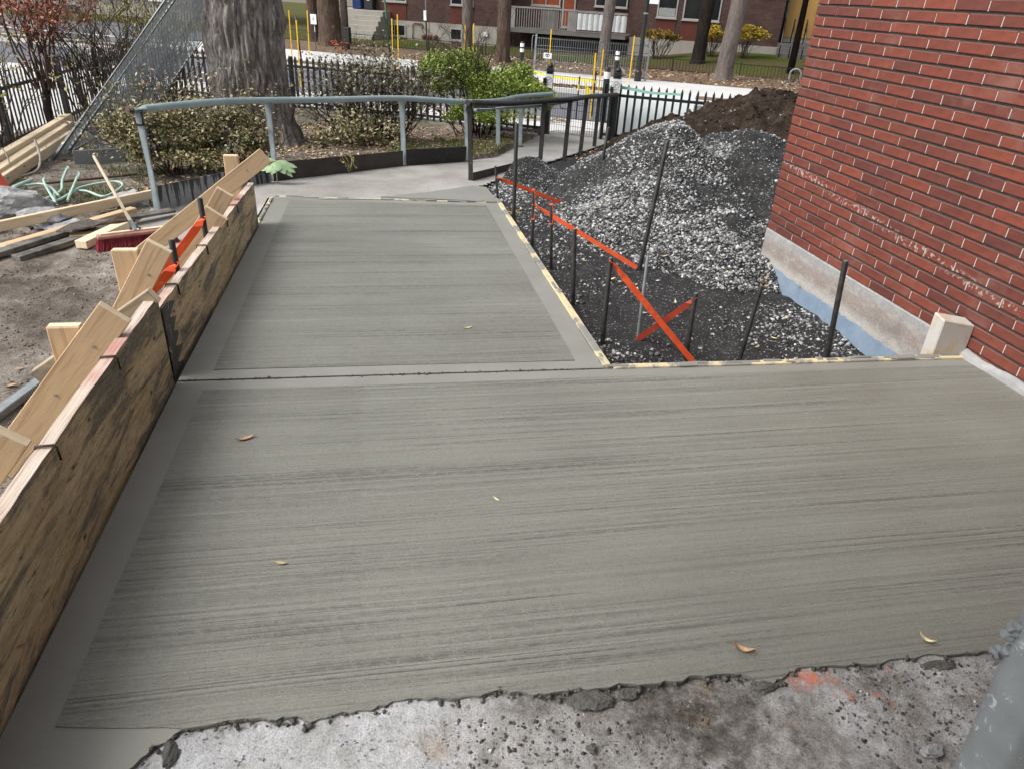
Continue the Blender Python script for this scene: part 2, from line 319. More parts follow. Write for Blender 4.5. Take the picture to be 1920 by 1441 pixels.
def post_mat():
    t = NT('splashed_grey_post'); c = t.ramp(t.noise(6, 5, .6), [(.3, (.17, .185, .19)), (.7, (.25, .268, .275))])
    k = t.ramp(t.noise(24, 6, .75, None, .6), [(.60, 0.0), (.66, .85)]); c = t.mix(k, c, (.55, .56, .57))
    return t.done(c, .5, t.bump(t.noise(30, 5, .7), .35, .004), .4)
M['post'] = post_mat()
def plate_mat():
    t = NT('dripped_plate'); sx = t.sep(); v = t.map((1, 1, .06))
    c = t.ramp(t.noise(30, 5, .7), [(.3, (.17, .18, .185)), (.7, (.27, .285, .29))])
    k = t.math('SUBTRACT', t.noise(26, 2, .5, v), t.math('MULTIPLY', t.math('SUBTRACT', .02, sx[2]), 0.9))
    c = t.mix(t.ramp(k, [(.40, 0.0), (.46, .92)]), c, (.018, .018, .018))
    return t.done(c, .6, t.bump(t.noise(90, 4, .6), .3, .003), .4)
M['drip'] = plate_mat()
M['dark_plate'] = simple('dark_steel_plate', (.022, .018, .017), (.045, .036, .033), 4, .5, .2, 40, .003, .45, 0, (1, 1, 2), c2=(.075, .055, .048))
M['galv_plate'] = simple('galvanised_plate', (.20, .225, .235), (.30, .33, .345), 30, .5, .1, 60, .002, .5, .2)
def orange_mat():
    t = NT('orange_paint'); c = t.ramp(t.noise(9, 5, .65), [(.3, (.68, .075, .018)), (.7, (.86, .135, .04))])
    c = t.mix(t.ramp(t.noise(34, 6, .75), [(.60, 0.0), (.67, .8)]), c, (.50, .36, .30)); c = t.mix(t.ramp(t.noise(20, 6, .75, t.map((1, 1, 1), (1, 0, 0))), [(.62, 0.0), (.70, .7)]), c, (.12, .035, .02))
    return t.done(c, .55, t.bump(t.noise(70, 4, .6), .3, .002), .4)
M['orange'] = orange_mat()
M['rust_orange'] = simple('worn_orange_paint', (.20, .022, .012), (.36, .045, .018), 9, .55, .3, 70, .003, .4)
M['cone'] = simple('cone_plastic', (.80, .10, .05), (.90, .14, .08), 4, .5, 0)
M['hose'] = simple('green_tube', (.36, .52, .44), (.48, .64, .56), 6, .45, .1, 50, .002, .45)
M['rusty'] = simple('rusty_rod', (.07, .045, .032), (.14, .095, .07), 20, .85, .4, 90, .003)
M['palehose'] = simple('pale_root', (.30, .27, .23), (.46, .42, .37), 10, .7, .2)
M['bristle'] = simple('red_bristles', (.20, .022, .035), (.34, .045, .065), 60, .6, 0, rand='island')
M['redwood'] = simple('broom_block', (.30, .13, .10), (.46, .25, .20), 10, .65, .2)
M['handle'] = wood('broom_handle', (.60, .50, .37), (.46, .36, .25), knots=False)
M['bark'] = None
def bark_mat(name, a, b, c2, zs=.18, sc_=16):
    t = NT(name); v = t.map((1, 1, zs)); n = t.noise(sc_, 7, .7, v, .5); n2 = t.noise(60, 5, .7, t.map((1, 1, .4)))
    c = t.ramp(n, [(.30, a), (.5, b), (.7, c2)]); c = t.mix(1, c, t.ramp(n2, [(.3, .65), (.7, 1.25)]), 'MULTIPLY')
    return t.done(c, .95, t.bump(t.math('ADD', n, t.math('MULTIPLY', n2, .5)), 1.0, .04), .12)
M['bark'] = bark_mat('maple_bark', (.07, .062, .057), (.30, .275, .255), (.52, .49, .46), .16, 34)
M['bark_brown'] = bark_mat('brown_bark', (.05, .034, .024), (.115, .08, .06), (.18, .14, .11))
M['bark_grey'] = bark_mat('grey_bark', (.10, .082, .072), (.17, .145, .13), (.24, .21, .19))
M['bark_dark'] = bark_mat('dark_bark', (.012, .009, .008), (.03, .024, .02), (.05, .042, .036))
M['twig'] = simple('twigs', (.032, .024, .019), (.075, .055, .044), 8, .9, 0)
M['twig_red'] = simple('reddish_twigs', (.05, .03, .024), (.11, .068, .05), 8, .9, 0)
def leaf(name, stops, rough=.55):
    t = NT(name); c = t.ramp(t.island(), stops)
    m = t.done(c, rough, None, .3)
    t.b.inputs['Subsurface Weight'].default_value = 0.0
    return m
M['leaf_green'] = leaf('fresh_leaves', [(0, (.08, .13, .018)), (.3, (.22, .32, .045)), (.65, (.38, .48, .09)), (1, (.55, .62, .22))])
M['leaf_olive'] = leaf('dull_leaves', [(0, (.06, .062, .03)), (.25, (.15, .155, .06)), (.5, (.27, .265, .12)), (.72, (.46, .43, .27)), (.86, (.50, .32, .17)), (1, (.68, .63, .46))])
M['leaf_dry'] = leaf('dry_leaves', [(0, (.06, .045, .028)), (.25, (.15, .13, .06)), (.5, (.28, .25, .14)), (.72, (.44, .40, .28)), (.88, (.58, .55, .46)), (1, (.20, .25, .08))])
M['leaf_red'] = leaf('red_leaves', [(0, (.16, .045, .028)), (.4, (.38, .11, .06)), (.7, (.52, .19, .11)), (1, (.60, .34, .24))])
M['leaf_yellow'] = leaf('yellow_leaves', [(0, (.26, .17, .02)), (.5, (.46, .32, .03)), (1, (.62, .47, .10))])
M['leaf_gold'] = leaf('gold_leaves', [(0, (.10, .075, .012)), (.5, (.24, .16, .025)), (1, (.36, .25, .05))])
M['leaf_lime'] = leaf('yellowgreen_leaves', [(0, (.14, .13, .03)), (.5, (.30, .29, .07)), (1, (.56, .50, .22))])
M['leaf_needle'] = leaf('dark_needles', [(0, (.012, .02, .012)), (.6, (.03, .05, .028)), (1, (.07, .10, .06))])
M['litter'] = leaf('leaf_litter', [(0, (.08, .045, .026)), (.3, (.24, .14, .075)), (.6, (.42, .27, .16)), (.85, (.58, .44, .31)), (1, (.70, .62, .48))], .8)
M['grass'] = leaf('grass_blades', [(0, (.045, .075, .012)), (.6, (.10, .13, .03)), (1, (.22, .22, .08))])
M['weed'] = simple('weed_leaf', (.22, .36, .18), (.38, .50, .30), 12, .5, .2, 40, .004)
M['fallen'] = simple('tan_leaf', (.50, .42, .24), (.66, .58, .36), 30, .6, .2, 40, .003, rand='obj')
M['fallen_brown'] = simple('brown_leaf', (.34, .20, .12), (.55, .38, .24), 60, .6, .2)
def asphalt_mat():
    t = NT('asphalt'); c = t.ramp(t.noise(.35, 5, .6), [(.3, (.115, .12, .135)), (.7, (.165, .17, .188))])
    c = t.mix(1, c, t.ramp(t.noise(140, 3, .7), [(.3, .8), (.7, 1.15)]), 'MULTIPLY')
    return t.done(c, .8, None, .3)
M['asphalt'] = asphalt_mat()
M['sidewalk'] = simple('new_sidewalk', (.50, .495, .48), (.62, .61, .595), .8, .85, .15, 60, .003)
M['mulch'] = simple('mulch', (.075, .050, .033), (.17, .118, .08), 14, .95, .8, 40, .02, c2=(.28, .20, .14))
def lawn_mat():
    t = NT('lawn'); c = t.ramp(t.noise(.45, 5, .6), [(.38, (.105, .078, .045)), (.52, (.085, .085, .026)), (.66, (.065, .098, .018))])
    c = t.mix(1, c, t.ramp(t.noise(50, 5, .75), [(.3, .6), (.7, 1.4)]), 'MULTIPLY')
    return t.done(c, .95, t.bump(t.noise(60, 4, .7), .8, .03), .1)
M['lawn'] = lawn_mat()
M['earthplain'] = simple('plain_earth', (.12, .10, .08), (.20, .17, .14), 1, .95, 0)
def farbrick():
    t = NT('brown_brick_wall'); b = t.n('TexBrick'); b.inputs['Scale'].default_value = 1.0
    b.inputs['Brick Width'].default_value = .22; b.inputs['Row Height'].default_value = .075; b.inputs['Mortar Size'].default_value = .006
    b.inputs['Color1'].default_value = (.095, .056, .048, 1); b.inputs['Color2'].default_value = (.068, .040, .035, 1); b.inputs['Mortar'].default_value = (.045, .034, .03, 1)
    sx = t.sep(); cv = t.n('CombineXYZ'); t.l(sx[0], cv.inputs[0]); t.l(sx[2], cv.inputs[1]); t.l(cv.outputs[0], b.inputs['Vector'])
    c = t.mix(1, b.outputs['Color'], t.ramp(t.noise(1.4, 5, .6), [(.3, .8), (.7, 1.25)]), 'MULTIPLY')
    return t.done(c, .85, t.bump(b.outputs['Fac'], .5, -.004), .2)
M['farbrick'] = farbrick()
M['farred'] = simple('red_panel', (.082, .024, .018), (.115, .033, .024), 2, .8, .1)
M['farconc'] = simple('far_foundation', (.27, .25, .215), (.38, .36, .32), 1.2, .9, .2)
M['farconc_dark'] = simple('balcony_slab', (.11, .105, .10), (.17, .16, .15), 2, .9, .2)
M['frame'] = simple('window_frame', (.30, .30, .29), (.40, .40, .39), 3, .6, 0)
M['glass'] = simple('window_glass', (.010, .011, .012), (.022, .024, .026), 1.5, .08, 0, spec=.6)
M['blind'] = simple('window_blind', (.24, .25, .25), (.30, .31, .31), 1.5, .5, 0)
M['curtain'] = simple('orange_curtain', (.16, .035, .012), (.30, .07, .02), 3, .6, 0)
M['whitepanel'] = simple('white_sheet', (.44, .46, .47), (.60, .62, .64), 3, .5, .1)
M['railmetal'] = simple('balcony_rail', (.20, .19, .18), (.28, .27, .26), 4, .6, 0)
M['oak'] = simple('oak_door', (.30, .17, .05), (.42, .25, .08), 3, .5, .1, stretch=(1, 1, .2))
M['bin'] = simple('blue_bin', (.008, .025, .10), (.012, .035, .14), 3, .4, 0)
M['white'] = simple('white_paint', (.74, .75, .75), (.82, .82, .82), 5, .5, 0)
M['black'] = simple('black_print', (.015, .015, .015), (.02, .02, .02), 5, .6, 0)
M['redprint'] = simple('sign_print', (.30, .29, .34), (.34, .33, .38), 5, .6, 0)
M['yellow'] = simple('yellow_stake', (.70, .42, .015), (.82, .52, .03), 5, .5, 0)
M['tape'] = simple('yellow_tape', (.78, .66, .04), (.86, .76, .08), 5, .45, 0)
M['mint'] = simple('mint_strip', (.30, .62, .50), (.40, .72, .60), 5, .5, 0)
M['paleboard'] = simple('pale_board', (.80, .87, .87), (.88, .93, .92), 2, .5, .05)
M['grey_house'] = simple('grey_siding', (.16, .15, .15), (.24, .23, .23), 2, .8, .2)
M['car_white'] = simple('car_paint', (.60, .62, .65), (.68, .70, .72), 2, .3, 0, spec=.6)
M['rubber'] = simple('rubber', (.015, .015, .015), (.03, .03, .03), 9, .8, 0)
M['rock'] = simple('broken_concrete', (.22, .215, .215), (.36, .36, .365), 9, .9, .8, 40, .02, c2=(.50, .50, .51))
M['clod'] = simple('wet_cement', (.075, .073, .065), (.135, .132, .12), 30, .7, .8, 90, .01)
M['chain'] = simple('chain_wire', (.18, .20, .215), (.27, .295, .31), 20, .5, 0, metal=.3)

# ------------------------------------------------------------------ object helpers
ORG = {}
def uv_box(me):
    """UV per face: u along the longest extent of the mesh's own frame stored in metres (set by MB)."""
    pass
def mk(name, me, parent=None):
    o = bpy.data.objects.new(name, me); COL.objects.link(o)
    if parent is not None: o.parent = parent
    return o
def mesh_np(name, V, F, mat, parent=None, smooth=False, mats=None, mi=None):
    V = np.asarray(V, np.float32); F = np.asarray(F, np.int32)
    if parent is not None: V = V - np.array(ORG.get(parent.name, (0, 0, 0)), np.float32)
    me = bpy.data.meshes.new(name); k = F.shape[1]
    me.vertices.add(len(V)); me.vertices.foreach_set('co', V.ravel())
    me.loops.add(F.size); me.loops.foreach_set('vertex_index', F.ravel())
    me.polygons.add(len(F)); me.polygons.foreach_set('loop_start', np.arange(0, F.size, k, dtype=np.int32))
    if smooth: me.polygons.foreach_set('use_smooth', np.ones(len(F), bool))
    me.materials.append(mat)
    me.update(calc_edges=True)
    o = mk(name, me, parent)
    if parent is not None: ORG[o.name] = ORG.get(parent.name, (0, 0, 0))
    return o
def V3(p): return Vector(p)
def basis(d, up=(0, 0, 1)):
    d = Vector(d).normalized(); up = Vector(up)
    s = d.cross(up)
    if s.length < 1e-5: s = d.cross(Vector((0, 1, 0)))
    s.normalize(); u = s.cross(d).normalized(); return d, s, u
class MB:
    def __init__(s): s.v = []; s.f = []; s.uv = []; s.mi = []
    def face(s, idx, uv=None, mi=0):
        s.f.append(tuple(idx)); s.uv.append(uv or [(0, 0)] * len(idx)); s.mi.append(mi)
    def frame_box(s, c, d, sd, u, L, W, H, mi=0, emi=None, tmi=None):
        """box centred at c with half axes along d (length L), sd (width W), u (height H)"""
        c = Vector(c); b = len(s.v); d = Vector(d) * L / 2; sd = Vector(sd) * W / 2; u = Vector(u) * H / 2
        for i in (-1, 1):
            for j in (-1, 1):
                for k in (-1, 1): s.v.append(c + d * i + sd * j + u * k)
        o = rnd.random() * 5
        def q(i0, i1, i2, i3, a, bb, m): s.face((b + i0, b + i1, b + i2, b + i3), [(o, o), (o + a, o), (o + a, o + bb), (o, o + bb)], m)
        e = mi if emi is None else emi; tm = mi if tmi is None else tmi
        q(0, 4, 5, 1, L, H, mi); q(6, 2, 3, 7, L, H, mi)          # -sd, +sd
        s.face((b + 0, b + 2, b + 6, b + 4), [(o, o), (o, o + W), (o + L, o + W), (o + L, o)], mi)   # -u
        s.face((b + 1, b + 5, b + 7, b + 3), [(o, o), (o + L, o), (o + L, o + W), (o, o + W)], tm)   # +u
        s.face((b + 0, b + 1, b + 3, b + 2), [(o, o), (o, o + H), (o + W, o + H), (o + W, o)], e)    # -d
        s.face((b + 4, b + 6, b + 7, b + 5), [(o, o), (o + W, o), (o + W, o + H), (o, o + H)], e)    # +d
    def box(s, x0, x1, y0, y1, z0, z1, mi=0):
        ext = (x1 - x0, y1 - y0, z1 - z0); c = ((x0 + x1) / 2, (y0 + y1) / 2, (z0 + z1) / 2)
        ax = (Vector((1, 0, 0)), Vector((0, 1, 0)), Vector((0, 0, 1))); i = max(range(3), key=lambda k: ext[k])
        j, k = [(1, 2), (2, 0), (0, 1)][i]
        s.frame_box(c, ax[i], ax[j], ax[k], ext[i], ext[j], ext[k], mi)
    def beam(s, p0, p1, w, h, up=(0, 0, 1), mi=0, emi=None, tmi=None):
        p0 = Vector(p0); p1 = Vector(p1); d, sd, u = basis(p1 - p0, up)
        s.frame_box((p0 + p1) / 2, d, sd, u, (p1 - p0).length, w, h, mi, emi, tmi)
    def tube(s, pts, r, n=8, cap=True, mi=0):
        pts = [Vector(p) for p in pts]; rr = r if isinstance(r, (list, tuple)) else [r] * len(pts); b = len(s.v)
        prev = None
        for i, p in enumerate(pts):
            t = (pts[min(i + 1, len(pts) - 1)] - pts[max(i - 1, 0)])
            if t.length < 1e-9: t = Vector((0, 0, 1))
            t.normalize()
            if prev is None:
                _, a, c = basis(t, (0.13, 0.2, 1))
            else:
                a = prev - t * prev.dot(t)
                if a.length < 1e-6: _, a, c = basis(t, (0.13, .2, 1))
                a.normalize(); c = t.cross(a)
            prev = a
            for k in range(n):
                an = 2 * PI * k / n; s.v.append(p + (a * math.cos(an) + c * math.sin(an)) * rr[i])
        L = 0
        for i in range(len(pts) - 1):
            l1 = L + (pts[i + 1] - pts[i]).length
            for k in range(n):
                k2 = (k + 1) % n
                s.face((b + i * n + k, b + i * n + k2, b + (i + 1) * n + k2, b + (i + 1) * n + k), [(L, k / n * .1), (L, (k + 1) / n * .1), (l1, (k + 1) / n * .1), (l1, k / n * .1)], mi)
            L = l1
        if cap:
            s.face([b + k for k in range(n)][::-1], None, mi); e = b + (len(pts) - 1) * n; s.face([e + k for k in range(n)], None, mi)
    def lathe(s, prof, n, c=(0, 0, 0), mi=0):
        b = len(s.v); c = Vector(c)
        for (r, z) in prof:
            for k in range(n): an = 2 * PI * k / n; s.v.append(c + Vector((r * math.cos(an), r * math.sin(an), z)))
        for i in range(len(prof) - 1):
            for k in range(n):
                k2 = (k + 1) % n; s.face((b + i * n + k, b + i * n + k2, b + (i + 1) * n + k2, b + (i + 1) * n + k), None, mi)
        s.face([b + k for k in range(n)][::-1], None, mi); e = b + (len(prof) - 1) * n; s.face([e + k for k in range(n)], None, mi)
    def prism(s, poly, z0, z1, mi=0, smi=None):
        """horizontal polygon (ccw) extruded; z0/z1 numbers or functions of (x, y)"""
        f0 = z0 if callable(z0) else (lambda x, y: z0); f1 = z1 if callable(z1) else (lambda x, y: z1)
        b = len(s.v); n = len(poly)
        for x, y in poly: s.v.append(Vector((x, y, f0(x, y))))
        for x, y in poly: s.v.append(Vector((x, y, f1(x, y))))
        s.face([b + k for k in range(n)][::-1], None, mi if smi is None else smi); s.face([b + n + k for k in range(n)], None, mi)
        for k in range(n):
            k2 = (k + 1) % n; s.face((b + k, b + k2, b + n + k2, b + n + k), None, mi if smi is None else smi)
    def poly3(s, pts, thick, nrm, mi=0):
        """planar polygon in space given a thickness along nrm"""
        nv = Vector(nrm).normalized() * thick; b = len(s.v); n = len(pts)
        for p in pts: s.v.append(Vector(p))
        for p in pts: s.v.append(Vector(p) + nv)
        s.face([b + k for k in range(n)][::-1], None, mi); s.face([b + n + k for k in range(n)], None, mi)
        for k in range(n):
            k2 = (k + 1) % n; s.face((b + k, b + k2, b + n + k2, b + n + k), None, mi)
    def build(s, name, mat, parent=None, smooth=False, bevel=0.0, jitter=0.0, angle=None):
        org = Vector(ORG.get(parent.name, (0, 0, 0))) if parent is not None else Vector((0, 0, 0))
        me = bpy.data.meshes.new(name)
        me.from_pydata([tuple(v - org) for v in s.v], [], s.f)
        uvl = me.uv_layers.new(name='UVMap'); i = 0
        flat = [c for f in s.uv for c in f]
        uvl.data.foreach_set('uv', [x for c in flat for x in c])
        for m in (mat if isinstance(mat, (list, tuple)) else [mat]): me.materials.append(m)
        me.polygons.foreach_set('material_index', s.mi)
        if bevel or jitter:
            bm = bmesh.new(); bm.from_mesh(me)
            if jitter:
                for v in bm.verts: v.co += Vector((rnd.uniform(-1, 1), rnd.uniform(-1, 1), rnd.uniform(-1, 1))) * jitter
            if bevel:
                eds = [e for e in bm.edges if len(e.link_faces) == 2 and e.calc_face_angle(0) > 0.6]
                bmesh.ops.bevel(bm, geom=eds, offset=bevel, segments=1, affect='EDGES', clamp_overlap=True)
            bm.to_mesh(me); bm.free()
        if smooth:
            me.polygons.foreach_set('use_smooth', [True] * len(me.polygons))
            if angle: 
                try: me.set_sharp_from_angle(angle=angle)
                except Exception: pass
        me.update()
        o = mk(name, me, parent)
        if parent is not None: ORG[o.name] = tuple(org)
        return o
def tag(o, label=None, cat=None, group=None, kind=None):
    if label: o['label'] = label
    if cat: o['category'] = cat
    if group: o['group'] = group
    if kind: o['kind'] = kind
    return o
def thing(name, label, cat, loc=(0, 0, 0), group=None):
    o = bpy.data.objects.new(name, None); COL.objects.link(o); o.location = loc; o.empty_display_size = .1
    ORG[o.name] = tuple(loc); return tag(o, label, cat, group)
def scatter(name, bv, bf, pos, scale, mat, parent=None, flat=None, tilt=1.0, aniso=None, smooth=False, normals=None):
    """many small pieces in one mesh: base verts bv, faces bf; random rotations"""
    n = len(pos); bv = np.asarray(bv, float); m = len(bv)
    a = rng.uniform(0, 2 * PI, n); th = rng.normal(0, tilt, n); ph = rng.uniform(0, 2 * PI, n)
    ca, sa = np.cos(a), np.sin(a)
    Rz = np.zeros((n, 3, 3)); Rz[:, 0, 0] = ca; Rz[:, 0, 1] = -sa; Rz[:, 1, 0] = sa; Rz[:, 1, 1] = ca; Rz[:, 2, 2] = 1
    ax = np.stack([np.cos(ph), np.sin(ph), np.zeros(n)], 1); c = np.cos(th); s_ = np.sin(th)
    K = np.zeros((n, 3, 3)); K[:, 0, 1] = -ax[:, 2]; K[:, 0, 2] = ax[:, 1]; K[:, 1, 0] = ax[:, 2]; K[:, 1, 2] = -ax[:, 0]; K[:, 2, 0] = -ax[:, 1]; K[:, 2, 1] = ax[:, 0]
    Rt = np.eye(3)[None] + s_[:, None, None] * K + (1 - c)[:, None, None] * (K @ K)
    Rm = Rt @ Rz
    sv = bv[None] * (np.asarray(scale).reshape(n, -1)[:, None, :])
    if aniso: sv = sv * rng.uniform(1 - aniso, 1 + aniso, (n, m, 1))
    Vv = np.einsum('nij,nmj->nmi', Rm, sv) + np.asarray(pos)[:, None, :]
    F = (np.asarray(bf)[None] + (np.arange(n) * m)[:, None, None]).reshape(-1, len(bf[0]))
    return mesh_np(name, Vv.reshape(-1, 3), F, mat, parent, smooth)
OCT_V = [(1, 0, 0), (-.9, .1, 0), (0, .8, .1), (.1, -.8, 0), (0, .1, .55), (.1, 0, -.5)]
OCT_F = [(0, 2, 4), (2, 1, 4), (1, 3, 4), (3, 0, 4), (2, 0, 5), (1, 2, 5), (3, 1, 5), (0, 3, 5)]
LEAF_V = [(-.5, 0, 0), (-.05, .30, .08), (.5, 0, .02), (-.05, -.30, .08)]; LEAF_F = [(0, 1, 2), (0, 2, 3)]
def grid(name, xs, ys, zf, mat, keep=None, parent=None, smooth=True):
    X, Y = np.meshgrid(xs, ys); Z = zf(X, Y); V = np.stack([X, Y, Z], -1).reshape(-1, 3)
    nx, ny = len(xs), len(ys); i = np.arange(nx - 1)[None] + np.arange(ny - 1)[:, None] * nx
    F = np.stack([i, i + 1, i + 1 + nx, i + nx], -1).reshape(-1, 4)
    if keep is not None:
        xc = (X[:-1, :-1] + X[1:, 1:]).ravel() / 2; yc = (Y[:-1, :-1] + Y[1:, 1:]).ravel() / 2; F = F[keep(xc, yc)]
        used = np.unique(F); mp = np.zeros(len(V), int); mp[used] = np.arange(len(used)); V = V[used]; F = mp[F]
    return mesh_np(name, V, F, mat, parent, smooth)

# the street frame: s runs along the far street (to the right), t away from the camera
SO = np.array([3.75, 12.2]); SD = np.array([.891, -.454]); TD = np.array([.454, .891])
def S(s, t, z=0.0): p = SO + SD * s + TD * t; return Vector((p[0], p[1], z))
def tcoord(x, y): return (x - SO[0]) * TD[0] + (y - SO[1]) * TD[1]
def zp(y): return np.interp(y, [3, 6.75, 11.7, 13, 40], [0, -.13, -.42, -.48, -.5])

# ------------------------------------------------------------------ THE SETTING
PATH = [(-1.97, 5.45), (-1.0, 5.52), (-.99, 6.70), (1.09, 6.62), (1.02, 7.40), (2.02, 9.0), (3.2, 10.7), (3.72, 11.5), (4.6, 12.9), (3.4, 13.4), (2.70, 12.25), (1.46, 9.42), (1.05, 9.10), (.25, 8.64), (-1.10, 7.56), (-1.52, 7.10), (-1.93, 6.55)]
def path_z(x, y):
    k = sstep(-np.asarray(x), .95, 1.25) * (1 - sstep(y, 6.4, 7.4)); return zp(y) * (1 - k) - .198 * k
def soil_z(x, y):
    z = np.interp(y, [-2, 3, 6.5, 12, 17], [-.25, -.2, -.2, -.40, -.46])
    z = z + .10 * sstep(x, -2.2, -1.0) * (1 - sstep(y, 9.5, 11.8)) * sstep(y, 6.9, 7.4)
    z = z + .045 * fbm(x * 1.1, y * 1.1, 3, 5) + .018 * fbm(x * 7, y * 7, 8, 3)
    z = np.where(inpoly(x, y, PATH), path_z(x, y) - .09, z)
    z = np.where((x > -1.02) & (y < 6.75), -.42, z)
    right = (x > 1.0) & (y > 6.5) & (tcoord(x, y) < 0) & ~inpoly(x, y, PATH) & ((x - 1.0) * 1.75 + 7.4 > y)
    return np.where(right, -.62, z)
xs = np.concatenate([np.linspace(-9, -4.7, 30)[:-1], np.linspace(-4.7, -.98, 130)[:-1], np.linspace(-.98, 3.9, 110)])
ys = np.concatenate([np.linspace(-2, 2, 20)[:-1], np.linspace(2, 9, 230)[:-1], np.linspace(9, 17, 110)])
o = grid('yard_soil', xs, ys, soil_z, M['soil'], lambda x, y: (tcoord(x, y) < -.3) & (x > -4.66) & ~((x > 1.15) & (y < 7.2)) & ~((x > -.9) & (x < 1.05) & (y < 6.3)))
tag(o, kind='structure')
mb = MB(); mb.v = [Vector(p) for p in ((-300, -100, -.9), (300, -100, -.9), (300, 400, -.9), (-300, 400, -.9))]; mb.face((0, 1, 2, 3)); tag(mb.build('ground', M['earthplain']), kind='structure')

# landing and ramp: broomed field, trowelled margin 3 mm lower, real joint between them
EDGE = [(-.64, 1.10), (-.615, 1.135), (-.572, 1.185), (-.531, 1.221), (-.46, 1.236), (-.399, 1.240), (-.32, 1.231), (-.246, 1.228), (-.219, 1.206), (-.14, 1.222), (-.064, 1.227), (.003, 1.242), (.10, 1.235), (.208, 1.232), (.265, 1.242), (.346, 1.214), (.42, 1.222), (.492, 1.216), (.608, 1.216), (.711, 1.209), (.80, 1.216), (.912, 1.210), (.959, 1.182), (.999, 1.168), (1.05, 1.190), (1.1, 1.206), (1.2, 1.199), (1.34, 1.193), (1.43, 1.201), (1.515, 1.199), (1.65, 1.19), (1.753, 1.189), (2.1, 1.195), (3.05, 1.19)]
edge2 = []
for (a, b) in zip(EDGE[:-1], EDGE[1:]):
    for k in range(4):
        f = k / 4; edge2.append((a[0] + (b[0] - a[0]) * f + rnd.uniform(-.004, .004), a[1] + (b[1] - a[1]) * f + rnd.uniform(-.006, .006)))
edge2.append(EDGE[-1])
WX = lambda y: 3.086 - .014 * (y - 2.985)
outer = edge2 + [(WX(1.2), 1.19), (WX(2.985), 2.985), (-.925, 3.015), (-.93, .75), (-.80, .72), (-.70, .9)]
inner = [(x, y - .003) for x, y in edge2 if -.53 < x < 3.0] + [(3.055, 1.21), (3.05, 2.905), (-.80, 2.925), (-.815, 1.272), (-.76, 1.262), (-.68, 1.250), (-.60, 1.240), (-.56, 1.236)]
mb = MB(); mb.prism(outer, -.14, -.003, 0, 1); tag(mb.build('landing_slab', [M['trowel'], M['side']]), kind='structure')
land = bpy.data.objects['landing_slab']
mb = MB(); mb.prism(inner, -.01, 0.0, 0, 0); mb.build('broomed_surface', M['broom'], land)
rz = lambda x, y: -.035 * (y - 3.022) - .003
ramp_out = [(-.925, 3.030), (1.052, 3.013), (1.062, 6.56), (-.945, 6.74)]
mb = MB(); mb.prism(ramp_out, lambda x, y: rz(x, y) - .16, rz, 0, 1); tag(mb.build('ramp_slab', [M['trowel'], M['side']]), kind='structure')
ramp = bpy.data.objects['ramp_slab']
mb = MB(); mb.prism([(-.79, 3.125), (.93, 3.105), (.945, 6.46), (-.80, 6.62)], lambda x, y: rz(x, y) - .01, lambda x, y: rz(x, y) + .003, 0, 0); mb.build('broomed_surface', M['broom'], ramp)
# old floor in front of the landing
def of_z(x, y): return -.012 + .016 * fbm(x * 3, y * 3, 21, 4) + .007 * fbm(x * 22, y * 22, 33, 4) - .004
o = grid('old_floor', np.linspace(-.95, 3.06, 520), np.linspace(-.6, 1.26, 250), of_z, M['oldfloor']); tag(o, kind='structure')
# old path
px0, px1 = -2.0, 4.7
o = grid('path', np.linspace(-2.0, 4.7, 135), np.linspace(5.4, 13.4, 160), lambda x, y: path_z(x, y) + .006 * fbm(x * 2, y * 2, 5, 3), M['path'], lambda x, y: inpoly(x, y, PATH)); tag(o, kind='structure')
mb = MB(); mb.prism([(.0, 6.74), (1.07, 6.58), (1.06, 7.28), (.92, 7.36), (.45, 6.98)], -.35, lambda x, y: float(path_z(x, y)) + .010); tag(mb.build('fresh_concrete_patch', M['patch']), kind='structure')

# right-hand excavation with dark fines
def pit_z(x, y):
    z = -.195 - .075 * np.clip(x - 1.1, 0, 2.0) + np.interp(y, [2, 6, 8, 12], [0, 0, -.03, -.10])
    z = z + .05 * fbm(x * 1.6, y * 1.6, 11, 4) + .018 * fbm(x * 9, y * 9, 14, 3)
    k = sstep(y, 6.2, 6.9) * (1 - sstep(x, 1.35, 1.9)); z = z * (1 - k) + (zp(y) - .035 + .02 * fbm(x * 4, y * 4, 15, 3)) * k
    ds = ((x - 1.02) * 4.1 - (y - 7.4) * 2.7) / 4.91; k = sstep(y, 7.2, 7.8) * (1 - sstep(ds, .08, .75)) * (y < 12); z = z * (1 - k) + (zp(y) - .03 + .02 * fbm(x * 4, y * 4, 16, 3)) * k
    return np.where(inpoly(x, y, PATH), path_z(x, y) - .03, z)
def pile_z(x, y):
    wob = .16 * fbm(x * 1.3, y * 1.3, 41, 3)
    def cone(cx, cy, pk, sl, ax=1.0): return pk - sl * np.sqrt(((x - cx) * ax) ** 2 + (y - cy) ** 2 + .02) + wob
    h = np.maximum.reduce([cone(2.98, 7.25, .66, .60, 1.3), cone(3.75, 7.15, .60, .46), cone(2.75, 6.6, .32, .46), cone(2.42, 6.1, .07, .50), cone(3.15, 6.35, .26, .52), cone(2.75, 5.55, -.06, .34)])
    return h + .05 * fbm(x * 4, y * 4, 43, 4) + .015 * fbm(x * 16, y * 16, 47, 2)
def earth_z(x, y):
    wob = .30 * fbm(x * .9, y * .9, 61, 3)
    def cone(cx, cy, pk, sl): return pk - sl * np.sqrt((x - cx) ** 2 + (y - cy) ** 2 + .10) + wob
    h = np.maximum.reduce([cone(4.95, 9.0, 1.0, .62), cone(5.5, 8.5, 1.04, .56), cone(4.55, 9.5, .50, .60), cone(5.9, 8.0, 1.0, .5)])
    return h + .16 * fbm(x * 3, y * 3, 63, 5) + .07 * fbm(x * 9, y * 9, 67, 3)
